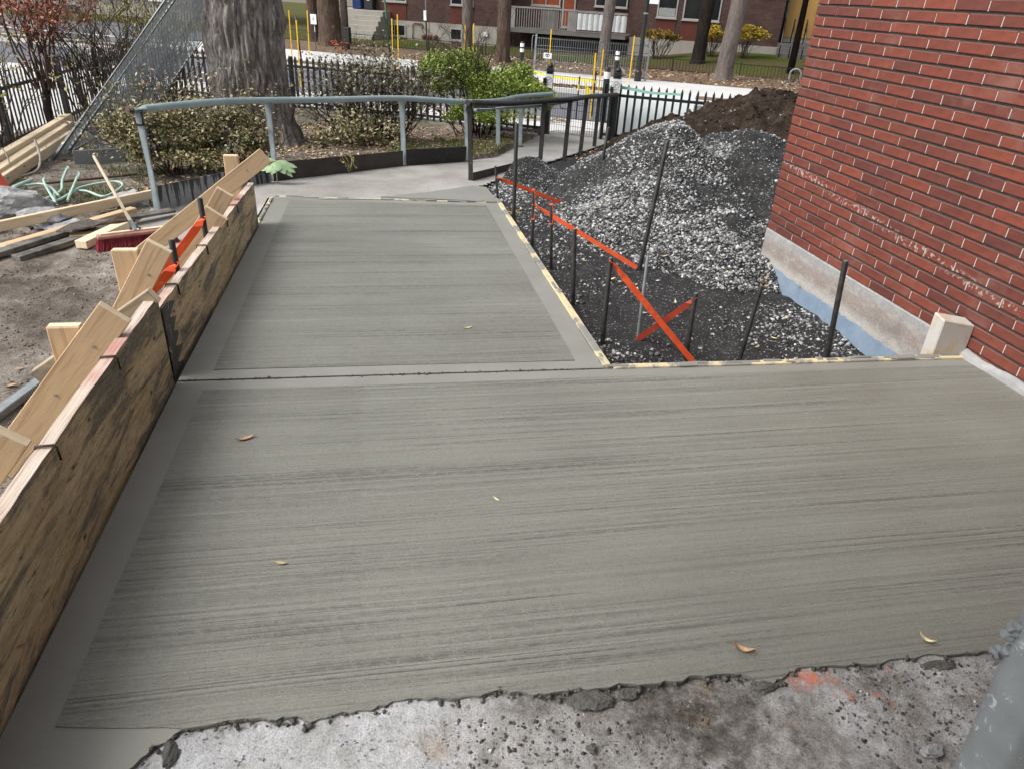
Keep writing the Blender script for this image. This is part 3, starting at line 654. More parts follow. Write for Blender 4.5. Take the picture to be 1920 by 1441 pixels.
def mound_z(x, y): return .03 - .55 * np.sqrt((x - 1.66) ** 2 + (y - 8.12) ** 2 + .006) + .05 * fbm(x * 6, y * 6, 71, 4)
def wall_free(x, y): return (y > 5.22) | (x < WX(5) + .03)
o = grid('gravel_ground', np.linspace(1.06, 8.5, 300), np.linspace(3.02, 12.2, 330), pit_z, M['fines'], lambda x, y: wall_free(x, y) & (tcoord(x, y) < -.25) & ~((x < 1.2) & (y > 7.75))); tag(o, kind='structure')

# the street beyond the fence
def slabst(name, mat, s0, s1, t0, t1, z0, z1, kind='structure'):
    m = MB(); a, b, c, d = S(s0, t0), S(s1, t0), S(s1, t1), S(s0, t1); m.prism([(a.x, a.y), (b.x, b.y), (c.x, c.y), (d.x, d.y)], z0, z1)
    return tag(m.build(name, mat), kind=kind)
slabst('sidewalk', M['sidewalk'], -60, 40, -.28, 1.25, -.8, -.47)
slabst('kerb', M['sidewalk'], -60, 40, 1.25, 1.42, -.8, -.455)
slabst('road', M['asphalt'], -60, 40, 1.42, 6.3, -.85, -.57)
slabst('kerb', M['sidewalk'], -60, 40, 6.3, 6.46, -.8, -.45)
slabst('planting_strip', M['mulch'], -60, 40, 6.46, 7.35, -.8, -.47)
slabst('far_sidewalk', M['sidewalk'], -60, 40, 7.35, 10.3, -.8, -.455)
mb = MB(); mb.prism([(-9.5, 3), (-4.62, 3), (-4.72, 16.6), (-9.5, 19)], -.8, lambda x, y: float(np.interp(y, [3, 9, 16], [-.27, -.33, -.46]))); tag(mb.build('side_pavement', M['sidewalk']), kind='structure')
def far_z(x, y):
    t = tcoord(x, y); s = (x - SO[0]) * SD[0] + (y - SO[1]) * SD[1]; rise = sstep(s, -3.0, 1.5)
    return np.interp(t, [10, 14, 40], [-.47, -.44, -.5]) + rise * np.interp(t, [14, 19, 40], [0, .48, .6]) + .03 * fbm(x * .7, y * .7, 81, 4)
def st_keep(t0, t1): return lambda x, y: (tcoord(x, y) > t0) & (tcoord(x, y) < t1)
def st_grid(name, mat, s0, s1, ns, t0, t1, nt):
    ss = np.linspace(s0, s1, ns); tt = np.linspace(t0, t1, nt); A, B = np.meshgrid(ss, tt)
    X = SO[0] + SD[0] * A + TD[0] * B; Y = SO[1] + SD[1] * A + TD[1] * B; V = np.stack([X, Y, far_z(X, Y)], -1).reshape(-1, 3)
    i = np.arange(ns - 1)[None] + np.arange(nt - 1)[:, None] * ns; F = np.stack([i, i + 1, i + 1 + ns, i + ns], -1).reshape(-1, 4)
    return tag(mesh_np(name, V, F, mat, None, True), kind='structure')
st_grid('verge', M['mulch'], -60, 40, 250, 10.3, 14.2, 24)
st_grid('lawn', M['lawn'], -60, 40, 250, 14.2, 60, 90)

# ------------------------------------------------------------------ PILES AND LOOSE STONE
def heap(name, label, cat, zf, zg, x0, x1, y0, y1, n, mat, extra=None):
    xs = np.linspace(x0, x1, n); ys = np.linspace(y0, y1, n)
    def z(x, y): return np.maximum(zf(x, y), zg(x, y) - .05)
    cx, cy = (x0 + x1) / 2, (y0 + y1) / 2
    t = thing(name, label, cat, (cx, cy, float(zg(np.array(cx), np.array(cy)))))
    grid('mound', xs, ys, z, mat, lambda x, y: (zf(x, y) > zg(x, y) - .04) & (extra(x, y) if extra else True), t)
    return t
gp = heap('gravel_pile', 'large heap of grey crushed stone and dark fines beside the brick wall corner', 'gravel pile', pile_z, pit_z, 1.2, 5.6, 4.6, 9.6, 260, M['fines'], lambda x, y: wall_free(x, y) & ~inpoly(x, y, PATH))
ep = heap('earth_pile', 'heap of dark brown excavated earth behind the grey gravel heap', 'earth pile', earth_z, pit_z, 2.9, 8.2, 6.2, 11.4, 240, M['earth'], lambda x, y: wall_free(x, y) & (tcoord(x, y) < -.8))
sm = heap('gravel_mound', 'small cone of dark gravel beside the black kerb plate of the path', 'gravel pile', mound_z, pit_z, 1.2, 2.2, 7.6, 8.7, 90, M['fines'], lambda x, y: ~inpoly(x, y, PATH))
def surf(x, y): return np.maximum.reduce([pit_z(x, y), pile_z(x, y), mound_z(x, y)])
def stones(n, x0, x1, y0, y1, smin, smax, cond, dens):
    x = rng.uniform(x0, x1, n); y = rng.uniform(y0, y1, n)
    k = cond(x, y) & (rng.uniform(0, 1, n) < dens(x, y)); x, y = x[k], y[k]
    z = surf(x, y); s = smin + (smax - smin) * rng.uniform(0, 1, len(x)) ** 2.8
    return np.stack([x, y, z + s * .15], 1), np.stack([s, s * rng.uniform(.7, 1, len(x)), s * rng.uniform(.7, 1.1, len(x))], 1)
def is_pile(x, y): return np.maximum(pile_z(x, y), mound_z(x, y)) > pit_z(x, y)
okp = lambda x, y: wall_free(x, y) & ~inpoly(x, y, PATH) & (earth_z(x, y) < surf(x, y) + .02)
dn_pile = lambda x, y: np.clip(.30 + 3.2 * fbm(x * 1.6, y * 1.6, 91, 5), .05, 1.0)
dn_pit = lambda x, y: np.clip(.20 + 1.3 * fbm(x * 1.5, y * 1.5, 95, 4) + .22 * (y > 4.2), .03, .9)
p, s = stones(105000, 1.3, 5.4, 4.7, 9.5, .006, .029, lambda x, y: okp(x, y) & is_pile(x, y) & (mound_z(x, y) < pit_z(x, y)), dn_pile)
tag(scatter('crushed_stones', OCT_V, OCT_F, p, s, M['stone'], gp, tilt=.7, aniso=.25), kind='stuff')
p, s = stones(2600, 1.3, 2.2, 7.6, 8.7, .006, .016, lambda x, y: okp(x, y) & (mound_z(x, y) > pit_z(x, y)), lambda x, y: .6 + 0 * x)
tag(scatter('crushed_stones', OCT_V, OCT_F, p, s, M['stone'], sm, tilt=.7, aniso=.25), kind='stuff')
p, s = stones(24000, 1.1, 3.08, 3.05, 8.6, .006, .026, lambda x, y: okp(x, y) & ~is_pile(x, y), dn_pit)
tag(scatter('loose_gravel', OCT_V, OCT_F, p, s, M['stone'], None, tilt=.6, aniso=.25), 'loose grey gravel strewn over the dark ground by the ramp', 'gravel', kind='stuff')
# pebbles and clods in the earth heap
n = 2600; x = rng.uniform(3.2, 6.6, n); y = rng.uniform(7, 11, n); k = (earth_z(x, y) > pit_z(x, y)) & (tcoord(x, y) < -.8); x, y = x[k], y[k]; s = rng.uniform(.008, .035, len(x))
tag(scatter('clods', OCT_V, OCT_F, np.stack([x, y, earth_z(x, y)], 1), s, M['earth'], ep, tilt=.7, aniso=.3), kind='stuff')
n = 260; x = rng.uniform(3.2, 6.6, n); y = rng.uniform(7, 11, n); k = (earth_z(x, y) > pit_z(x, y)) & (tcoord(x, y) < -.8); x, y = x[k], y[k]; s = rng.uniform(.006, .02, len(x))
tag(scatter('pebbles', OCT_V, OCT_F, np.stack([x, y, earth_z(x, y) + .005], 1), s, M['stone'], ep, tilt=.7, aniso=.3), kind='stuff')

# ------------------------------------------------------------------ BRICK BUILDING
RB = thing('brick_building', 'red brick building with grey foundation on the right of the slab', 'building', (3.0555, 5.235, -.35))
RB.rotation_euler = (0, 0, math.atan2(-.9999, .014))
ORG[RB.name] = (0, 0, 0)
ZB = -.35      # local z of 0 is world -.35
def loc(mb): return mb
PITCH, COURSE = .2430, .0662
def brick_mesh(L, seed, full=True):
    bm = bmesh.new(); bmesh.ops.create_cube(bm, size=1.0)
    for v in bm.verts: v.co = Vector(((v.co.x + .5) * L, (v.co.y + .5) * .07, (v.co.z + .5) * .0550))
    front = [e for e in bm.edges if all(v.co.y < .001 for v in e.verts)]
    bmesh.ops.bevel(bm, geom=front, offset=.004, segments=1, affect='EDGES')
    r = random.Random(seed)
    for v in bm.verts: v.co += Vector((r.uniform(-1, 1), r.uniform(-1, 1), r.uniform(-1, 1))) * .0011
    me = bpy.data.meshes.new('brick'); bm.to_mesh(me); bm.free(); me.materials.append(M['brick']); return me
full = [brick_mesh(PITCH - .0065, i) for i in range(4)]; half = [brick_mesh(.122 - .0065, 20 + i) for i in range(2)]
def vis(u, z):  # part of the wall inside the photograph (with a margin)
    return u < np.interp(z, [-.05, .3, 1.0, 1.7, 1.9], [3.15, 2.9, 2.5, 2.15, 2.1])
rest = MB(); heads = MB(); nb = 0
def addbox(m, x0, x1, y0, y1, z0, z1, mi=0): m.box(x0, x1, y0, y1, z0, z1, mi)
for k in range(-2, 62):
    z0 = .0475 + k * COURSE; u = 0.0; first = True
    if k < 0: u = 2.03
    off = .122 if k % 2 == 0 else .243
    while u < 6.6:
        nxt = off if first and k >= 0 else u + PITCH
        if k < 0 and first: nxt = 2.03 + (.14 if k % 2 else .243)
        L = nxt - u; zl = z0 - ZB
        if vis(u, z0) and z0 < 1.78 and z0 > -.03:
            me = half[(k + 50) % 2] if L < .2 else full[rnd.randrange(4)]
            o = bpy.data.objects.new('brick', me); COL.objects.link(o); o.parent = RB
            o.location = (u + .001 + rnd.uniform(-.001, .001), rnd.uniform(-.0015, .0015), zl + rnd.uniform(-.001, .001)); o.rotation_euler = (rnd.uniform(-.006, .006), 0, rnd.uniform(-.004, .004)); nb += 1
            if L < .2 and abs(L - .122) > .01: o.scale = (L / .122, 1, 1)
            # the head joint after it
            addbox(heads, u + L - .0048, u + L + .0002, .0025 + rnd.uniform(0, .0025), .05, zl + .001, zl + .0505 - rnd.uniform(0, .003))
        elif z0 > -.03:
            addbox(rest, u + .001, u + L - .006, 0, .07, zl, zl + .0505)
            if z0 < 3: addbox(heads, u + L - .0055, u + L + .001, .004, .05, zl + .001, zl + .0495)
        u = nxt; first = False
# return wall round the far corner and the mass of the building
for k in range(0, 62):
    z0 = .0475 + k * COURSE - ZB; v = .0
    off = .115 if k % 2 else .236
    x = off if k % 2 == 0 else .0
    y0 = .072 if k % 2 == 0 else .072
    v = y0 + (.05 if k % 2 == 0 else .165)
    addbox(rest, .0, .07, .0725, v - .006, z0, z0 + .0505)
    while v < 5:
        addbox(rest, 0, .07, v, v + PITCH - .0065, z0, z0 + .0505); v += PITCH
o = rest.build('brick_courses', M['brick_far'], RB); tag(o, kind='stuff')
o = heads.build('head_joint_mortar', M['headjoint'], RB); tag(o, kind='stuff')
mb = MB(); mb.box(.013, 6.6, .013, 9, .3, 4.45); mb.build('mortar_backing', M['mortar'], RB)
mb = MB(); mb.box(6.05, 6.4, -4.2, .01, .2, 4.44); mb.build('unseen_shade_wall', M['farconc'], RB)  # unseen wall behind the camera, added to darken the near slab
mb = MB(); mb.box(4.25, 6.049, -4.2, .0, 3.02, 3.14); mb.build('unseen_shade_canopy', M['farconc'], RB)  # out-of-view roof added to shade the near landing and its right side
mb = MB(); mb.box(-.05, 6.7, -.05, 9.05, 4.46, 4.62); mb.build('roof_coping', M['farconc'], RB)
mb = MB(); mb.box(-.004, 2.02, -.006, .4, -.35, .3935); mb.box(-.002, .3, .4, 6, -.35, .3935)
fo = mb.build('foundation', M['found'], RB, bevel=.006)
fo.location = (0, 0, 0)
# foundation material works in world-like heights: shift the mesh so that local z equals world z
for v in fo.data.vertices: v.co.z += ZB
fo.location = (0, 0, -ZB)
# blue damp-proofing below an irregular line
pts = []
for i in range(61):
    u = -.002 + 2.02 * i / 60; pts.append((u, -.0075, -ZB + np.interp(u, [0, .6, 1.3, 2.0], [-.20, -.215, -.21, -.225]) + rnd.uniform(-.008, .008)))
mb = MB(); mb.poly3(pts + [(2.018, -.0075, -.3), (-.002, -.0075, -.3)], .003, (0, -1, 0)); mb.build('blue_coating', M['blue'], RB)
mb = MB(); pr_ = None
for i in range(91):
    u_ = 2.05 + 3.5 * i / 90; h0 = .027 + .006 * math.sin(i * .6) + rnd.uniform(-.0025, .0025); w0 = .030 + rnd.uniform(-.004, .004) + .006 * math.sin(i * .37); k0 = len(mb.v)
    mb.v += [Vector((u_, .01, -ZB - .01)), Vector((u_, -w0, -ZB - .004)), Vector((u_, -w0 * .75, -ZB + h0 * .6)), Vector((u_, -.002, -ZB + h0 + .008)), Vector((u_, .01, -ZB + h0 + .008))]
    if pr_ is not None:
        for j in range(4): mb.face((pr_ + j, k0 + j, k0 + j + 1, pr_ + j + 1))
    pr_ = k0
mb.build('mortar_fillet', M['plaster'], RB)
mb = MB(); mb.box(2.03, 6.6, .0, .2, -.2, .31); mb.build('lower_footing', M['found'], RB)

# ------------------------------------------------------------------ FORMWORK ON THE RIGHT
def lumber(name, p0, p1, w, h, label, cat='board', up=(0, 0, 1), mat='lumber', end='endgrain', bevel=.003, group=None, jit=.0012):
    mb = MB(); mb.beam(p0, p1, w, h, up, 0, 1); o = mb.build(name, [M[mat], M[end]], None, bevel=bevel, jitter=jit); return tag(o, label, cat, group)
def splash_board(p0, p1, label, drop=.11, w=.042):
    p0 = Vector(p0); p1 = Vector(p1); mb = MB(); n = 26; d = (p1 - p0) / n
    root = thing('edge_form_board', label, 'form board', tuple(p0 + Vector((0, 0, -drop))))
    mb.beam(p0 - Vector((0, 0, drop / 2)), p1 - Vector((0, 0, drop / 2)), w, drop); mb.build('board', M['strip'], root, bevel=.004, jitter=.002)
    c = MB()     # cement slopped over the top arris in lumps
    for i in range(n):
        if rnd.random() < .35:
            q = p0 + d * (i + rnd.random()); dd = d.normalized(); sd = dd.cross(Vector((0, 0, 1)))
            c.frame_box(q + sd * rnd.uniform(-.012, .012) + Vector((0, 0, .001)), dd, sd, Vector((0, 0, 1)), rnd.uniform(.03, .12), rnd.uniform(.012, .03), rnd.uniform(.006, .013))
    o = tag(c.build('cement_splashes', M['patch'], root, bevel=.003, jitter=.002), kind='stuff')
    return root
splash_board((1.079, 3.03, .004), (1.087, 6.60, -.118), 'long cream edge board smeared with cement along the right side of the ramp')
splash_board((1.10, 3.016, .006), (2.05, 3.006, .006), 'cement smeared edge board behind the landing at the inner corner of the ramp')
splash_board((2.053, 3.008, .008), (3.06, 3.0, .008), 'cement smeared edge board behind the landing near the brick wall')
splash_board((-.962, 5.80, -.094), (-.965, 6.70, -.124), 'short splashed edge board at the far left corner of the ramp', .09, .03)
splash_board((-.93, 6.762, -.128), (1.07, 6.585, -.122), 'thin edge board across the far end of the ramp', .05, .022)
mb = MB(); mb.frame_box((2.985, 3.06, .085), (0, 0, 1), (1, 0, 0), (0, 1, 0), .25, .20, .085)
o = mb.build('wood_block', [M['block']], None, bevel=.006)
bm = bmesh.new(); bm.from_mesh(o.data)
for v in bm.verts:
    if v.co.z > .12 and v.co.x > 3.0: v.co.z -= .035
    if v.co.z > .12 and v.co.y > 3.06: v.co.z += .012
bm.to_mesh(o.data); bm.free(); 
tag(o, 'short upright wood block with whitish face wedged against the brick wall', 'wood block')

def stake(p0, p1, r, label, mat='black_steel', n=10, group='steel stakes beside the ramp', holes=True):
    p0 = Vector(p0); p1 = Vector(p1); d = (p1 - p0).normalized()
    t = thing('steel_stake', label, 'stake', tuple(p0), group)
    mb = MB(); mb.tube([p0 - d * .25, p0, p1 - d * .004, p1], [r, r, r, r * .85], n); mb.build('shaft', M[mat], t, True, angle=.6)
    c = MB(); c.tube([p1 - d * .001, p1 + d * .004], [r * .7, r * .6], n); c.build('tip', M['galv_clean'], t)
    return t
stake((1.10, 6.77, -.15), (1.066, 6.775, .164), .011, 'thin black stake at the far right corner of the ramp')
stake((1.147, 6.143, -.15), (1.131, 6.143, .646), .017, 'tall black stake near the far end of the ramp edge board')
s3 = stake((1.175, 5.42, -.2), (1.155, 5.42, .28), .013, 'steel stake with orange upper half, first along the ramp edge', 'black_steel')
mb = MB(); mb.tube([(1.1652, 5.42, .05), (1.1548, 5.42, .285)], .0142, 10); mb.build('orange_paint', M['orange'], s3, True, angle=.6)
s4 = stake((1.235, 4.99, -.2), (1.20, 4.99, .28), .013, 'steel stake with orange flashes beside the ramp, second from the far end')
mb = MB(); mb.tube([(1.2105, 4.99, .14), (1.2002, 4.99, .284)], .0141, 10); mb.build('orange_paint', M['orange'], s4, True, angle=.6)
stake((1.225, 4.26, -.2), (1.187, 4.26, .32), .0135, 'plain black stake midway along the ramp touching the long orange brace')
stake((1.25, 3.65, -.2), (1.237, 3.65, .34), .0145, 'near black stake at the head of the lowest orange brace')
s7 = stake((1.74, 3.55, -.24), (1.728, 3.55, .165), .0145, 'short black stake at the crossing of two orange braces')
stake((1.52, 3.79, -.24), (1.507, 3.79, .305), .010, 'thin cement greyed stake between the black stakes by the ramp', 'galv_clean')
stake((1.96, 5.06, -.24), (2.03, 5.06, .72), .0165, 'tallest black stake leaning in front of the gravel heap')
stake((2.26, 7.38, -.18), (2.31, 7.38, .44), .0165, 'black stake standing in the gravel far behind the ramp edge')
s11 = stake((2.08, 3.54, -.25), (2.115, 3.54, .24), .0135, 'leaning black stake with pale leaves caught on its top')
stake((2.62, 3.49, -.26), (2.56, 3.49, .37), .0165, 'thick black stake nearest the brick wall foundation')
def brace_strap(p0, p1, label, mat='orange', w=.034, group='orange steel braces by the ramp', name='steel_brace', tw=True):
    p0 = Vector(p0); p1 = Vector(p1); L = (p1 - p0).length; d = (p1 - p0).normalized()
    t = thing(name, label, 'brace', tuple(p1), group)
    side = d.cross(Vector((0, 0, 1))).normalized(); up = side.cross(d)
    mb = MB(); n = 14; pr = None
    for i in range(n + 1):
        f = i / n; c = p0 + d * L * f
        an = 0 if f > .12 else (1 - f / .12) * PI / 2      # the strap twists flat at its head
        ww = w * (1 if f > .12 else .55 + .45 * f / .12)
        a = (up * math.cos(an) + side * math.sin(an)) * ww / 2; b = d.cross(a).normalized() * .0022
        cur = [c + a + b, c - a + b, c - a - b, c + a - b]
        k0 = len(mb.v); mb.v += cur
        if pr is not None:
            for j in range(4): mb.face((pr + j, pr + (j + 1) % 4, k0 + (j + 1) % 4, k0 + j))
        pr = k0
    mb.face((0, 1, 2, 3)); mb.face((pr + 3, pr + 2, pr + 1, pr))
    mb.build('strap', M[mat], t)
    c = MB(); ring = [p0 + (side * math.cos(a) + d * math.sin(a)) * .017 for a in [2 * PI * i / 12 for i in range(13)]]; c.tube(ring, .003, 6, False); c.build('eye', M[mat], t, True)
    return t
brace_strap((1.085, 6.775, .06), (1.76, 6.86, -.20), 'orange strap brace from the far corner stake into the gravel')
brace_strap((1.165, 5.42, .165), (1.93, 5.05, -.22), 'long orange strap brace crossing past the middle stakes of the ramp')
brace_strap((1.24, 3.65, .325), (1.80, 3.50, -.28), 'bright orange strap brace slanting down to the landing edge board')
brace_strap((1.735, 3.55, .135), (1.50, 3.80, -.25), 'dark red strap brace crossing under the bright orange one', 'rust_orange')

# ------------------------------------------------------------------ FORMWORK ON THE LEFT
def form_panel(y0, y1, x, zb0, zb1, zt0, zt1, label, th=.040):
    t = thing('form_panel', label, 'form panel', (x - th / 2, (y0 + y1) / 2, min(zb0, zb1)))
    mb = MB(); n = 40
    for i in range(n):
        f0, f1 = i / n, (i + 1) / n; ya, yb = y0 + (y1 - y0) * f0, y0 + (y1 - y0) * f1
        for (xx) in (x, x - th): pass
    def ring(f):
        y = y0 + (y1 - y0) * f; zb = zb0 + (zb1 - zb0) * f; zt = zt0 + (zt1 - zt0) * f + rnd.uniform(-.0025, .0025)
        wv = .004 * math.sin(f * 7)
        return [Vector((x + wv, y, zb)), Vector((x + wv + rnd.uniform(-.0012, .0012), y, zt)), Vector((x - th + wv, y, zt + .001)), Vector((x - th + wv, y, zb))]
    pr = None
    for i in range(n + 1):
        k0 = len(mb.v); mb.v += ring(i / n)
        if pr is not None:
            mb.face((pr, k0, k0 + 1, pr + 1), None, 0); mb.face((pr + 1, k0 + 1, k0 + 2, pr + 2), None, 1); mb.face((pr + 2, k0 + 2, k0 + 3, pr + 3), None, 0); mb.face((pr + 3, k0 + 3, k0, pr), None, 0)
        pr = k0
    mb.face((0, 1, 2, 3), None, 0); mb.face((pr + 3, pr + 2, pr + 1, pr), None, 0)
    mb.build('panel_sheet', [M['formface'], M['plyedge']], t)
    return t
fp1 = form_panel(.35, 3.005, -.938, -.10, -.10, .405, .408, 'nearer mud streaked plywood form panel along the left of the landing')
fp2 = form_panel(3.06, 5.78, -.953, -.12, -.20, .335, .222, 'farther tan plywood form panel along the left of the ramp')
def ties(t, x, ys, zf):
    for y in ys:
        mb = MB(); z = zf(y); mb.tube([(x + .006, y + .01, z - .05), (x + .007, y + .004, z - .004), (x + .002, y, z + .006), (x - .042, y - .006, z + .007), (x - .05, y - .01, z - .02)], .0042, 6); mb.build('wire_tie', M['rusty'], t, True)
ties(fp1, -.938, (2.44, 1.88), lambda y: .406)
ties(fp2, -.953, (3.36, 4.02, 4.62, 5.0), lambda y: .335 - .0415 * (y - 3.06))
def nails(t, x, pts):
    for (y, z) in pts:
        mb = MB(); mb.lathe([(.006, 0), (.006, .002)], 8); o = mb.build('nail_head', M['galv_clean'], t); o.location = Vector((x, y, z)) - Vector(ORG[t.name]); o.rotation_euler = (0, PI / 2, 0)
nails(fp1, -.931, [(2.31, .25), (2.12, .30), (2.5, .20), (2.0, .16), (1.7, .2), (2.75, .12)])
nails(fp2, -.947, [(3.75, .16), (3.8, .06), (4.3, .10), (4.9, .14), (5.3, .05)])
# a torn piece of black membrane at the near end of the far panel
def membrane_mat():
    t = NT('tarred_scraped_end'); c = t.ramp(t.noise(14, 5, .7, t.map((1, 1, .3))), [(.3, (.02, .02, .02)), (.6, (.06, .058, .055)), (.75, (.16, .14, .11))])
    c = t.mix(t.ramp(t.noise(30, 7, .78, t.map((1, 1, .35)), .8), [(.57, 0.0), (.63, .85)]), c, (.50, .50, .49)); return t.done(c, .5, t.bump(t.noise(40, 5, .7), .6, .005), .4)
zs_ = [-.02 + .35 * i / 16 for i in range(17)]
mb = MB(); mb.poly3([(-.9455, 3.063, zs_[0])] + [(-.9455, 3.19 + .05 * math.sin(i * 1.9) + rnd.uniform(-.025, .035), z) for i, z in enumerate(zs_)] + [(-.9455, 3.063, zs_[-1])], .0035, (1, 0, 0)); mb.build('tarred_end', membrane_mat(), fp2)

def kicker(y, top, low, label, w=.118, th=.038, mat='lumber', ext=.22):
    """brace standing in a plane across the form: top and low are (x, z) of its upper edge"""
    a = Vector((top[0], y, top[1])); b = Vector((low[0], y, low[1])); d = (b - a).normalized(); nrm = Vector((d.z, 0, -d.x)) if d.z < 0 else Vector((-d.z, 0, d.x))
    nn = Vector((-d.z, 0, d.x)); 
    if nn.z > 0: nn = -nn                         # towards the lower edge
    b = b + d * ext
    mb = MB(); c = (a + b) / 2 + nn * w / 2
    mb.frame_box(c, d, nn, Vector((0, 1, 0)), (b - a).length, w, th, 0, 1)
    t = thing('timber_brace', label, 'timber brace', tuple(b), 'timber braces behind the form panels')
    mb.build('plank', [M[mat], M['endgrain']], t, bevel=.003, jitter=.001)
    for k in range(2):
        q = a + d * (.12 + .28 * k + rnd.uniform(0, .05)) + nn * w * rnd.uniform(.3, .7) + Vector((0, -th / 2 - .001, 0))
        m2 = MB(); m2.tube([q, q + Vector((0, -.004, 0))], .0055, 8); m2.build('nail_head', M['galv_clean'], t)
    return t
kicker(2.62, (-1.013, .541), (-1.425, .053), 'wide tan timber brace nearest the middle of the near form panel', .118)
kicker(1.88, (-1.11, .515), (-1.50, .03), 'timber brace cut off by the left edge of the picture', .15)
kicker(3.33, (-1.029, .552), (-1.30, .13), 'timber brace with a dark crack line at the joint of the two panels', .112)
kicker(2.98, (-.955, .452), (-1.30, .215), 'mud splashed short brace with a rounded end over the near panel', .065, .05, 'lumber_dirty')
kicker(4.58, (-.967, .481), (-1.12, .25), 'short timber brace at the middle of the farther form panel', .105)
kicker(4.46, (-1.02, .40), (-1.22, .13), 'reddish timber brace half hidden behind the farther form panel', .14)
kicker(5.18, (-.79, .591), (-1.70, -.10), 'longest timber brace sticking out past the end of the farther panel', .112, ext=.1)
def wstake(x, y, z, label, w=.12, h=.8):
    t = thing('timber_stake', label, 'timber stake', (x, y, z - h), 'timber stakes behind the form panels')
    mb = MB(); mb.frame_box((x, y, z - h / 2), (0, 0, -1), (1, 0, 0), (0, 1, 0), h, w, .038, 0, 1); mb.build('post', [M['lumber'], M['endgrain']], t, bevel=.006, jitter=.002); return t
wstake(-1.169, 2.665, .438, 'timber stake with a rounded corner behind the wide tan brace')
wstake(-1.146, 3.375, .494, 'timber stake with strong orange grain beside the push broom', .115)
wstake(-1.065, 5.64, .455, 'timber stake in front of the shrub at the end of the farther panel', .105)
def lp(x, y, z, label): return stake((x, y, -.15), (x - .005, y, z), .0155, label, 'black_steel', group='steel stakes behind the form panels')
lp(-1.0, 3.6, .463, 'black steel stake behind the near end of the farther panel')
lp(-1.005, 4.3, .484, 'black steel stake behind the middle of the farther panel')
brace_strap((-.998, 3.575, .345), (-1.27, 3.42, .08), 'short orange strap brace at the near black stake of the left form', w=.048, group='orange steel braces by the left form')
brace_strap((-1.003, 4.275, .372), (-1.30, 4.05, .02), 'longer orange strap brace at the far black stake of the left form', w=.048, group='orange steel braces by the left form')
lumber('metal_bar', (-1.78, 2.75, -.155), (-1.60, 3.55, -.16), .05, .035, 'pale metal bar on the soil behind the near form panel', 'metal bar', mat='galv_plate', end='galv_plate')

# ------------------------------------------------------------------ PUSH BROOM
b0 = Vector((-2.02, 5.44, -.10)); b1 = Vector((-1.55, 5.66, -.10)); bd = (b1 - b0).normalized(); bs = bd.cross(Vector((0, 0, 1)))
br = thing('push_broom', 'push broom with red bristles and a pale wooden handle', 'broom', tuple((b0 + b1) / 2 + Vector((0, 0, -.1))))
mb = MB(); mb.beam(b0, b1, .065, .026); mb.build('broom_head', M['redwood'], br, bevel=.006)
mb = MB(); mb.beam(b0 + Vector((.02, .012, .019)), b1 - Vector((.02, -.012, -.019)), .03, .010); mb.build('head_plate', M['lumber_pale'], br, bevel=.003)
mb = MB()
for i in range(74):
    for j in range(5):
        q = b0 + bd * ((i + .5) / 74 * (b1 - b0).length) + bs * ((j - 2) * .013) + Vector((0, 0, -.013)); sp = bd * ((i / 74 - .5) * .05) + bs * ((j - 2) * .006) + Vector((rnd.uniform(-.004, .004), rnd.uniform(-.004, .004), 0))
        mb.tube([q, q + sp * .4 + Vector((0, 0, -.045)), q + sp + Vector((0, 0, -.085))], [.0028, .003, .0036], 4, False)
tag(mb.build('bristles', M['bristle'], br), kind='stuff')
hm = (b0 + b1) / 2 + Vector((.0, .0, .02)); ht = Vector((-2.335, 6.62, .222)); hd = (ht - hm).normalized()
mb = MB(); mb.tube([hm - Vector((0, 0, .012)), hm + hd * .13], [.021, .017], 12); mb.build('ferrule', M['galv_clean'], br, True, angle=.6)
mb = MB(); mb.tube([hm + hd * .12, hm + hd * .5, ht], [.0135, .0135, .0125], 10); mb.build('handle', M['handle'], br, True, angle=.6)
for sg in (-1, 1):
    mb = MB(); mb.tube([hm + bd * sg * .018 - Vector((0, 0, .01)), hm + bd * sg * .034 + Vector((0, 0, .012)), hm + bd * sg * .02 + hd * .05], .006, 6); mb.build('clamp', M['black_paint'], br, True)

# ------------------------------------------------------------------ LUMBER AND RUBBLE IN THE YARD
lumber('timber_beam', (-3.62, 7.2, -.10), (-3.80, 10.22, -.06), .09, .09, 'uppermost pale beam of the lumber stack by the picket fence', 'beam', mat='lumber_pale', bevel=.005, group='beams stacked by the picket fence')
lumber('timber_beam', (-3.50, 7.1, -.15), (-3.70, 9.95, -.10), .09, .09, 'middle beam of the lumber stack by the picket fence', 'beam', mat='lumber_pale', bevel=.005, group='beams stacked by the picket fence')
lumber('timber_beam', (-3.43, 7.0, -.18), (-3.61, 9.62, -.16), .09, .10, 'lowest front beam of the lumber stack by the picket fence', 'beam', mat='lumber_pale', bevel=.005, group='beams stacked by the picket fence')
lumber('long_board', (-3.15, 5.20, -.09), (-1.93, 6.86, -.13), .038, .075, 'long pale stud lying from the rubble to the rail post', 'board', mat='lumber_pale', bevel=.004)
lumber('long_board', (-2.35, 6.42, -.155), (-1.93, 7.05, -.16), .05, .05, 'short pale stud end behind the long stud at the rail post', 'board', mat='lumber_pale', bevel=.004)
lumber('long_board', (-2.64, 5.43, -.165), (-2.02, 6.35, -.145), .075, .038, 'tan stud lying under the long pale stud', 'board', mat='lumber', bevel=.004)
lumber('weathered_board', (-2.80, 4.95, -.165), (-2.20, 6.05, -.16), .09, .035, 'grey weathered board nearest the bare soil', 'board', mat='lumber_grey', end='lumber_grey')
lumber('weathered_board', (-2.47, 5.20, -.175), (-2.02, 6.0, -.17), .08, .04, 'short grey weathered board beside the push broom', 'board', mat='lumber_grey', end='lumber_grey')
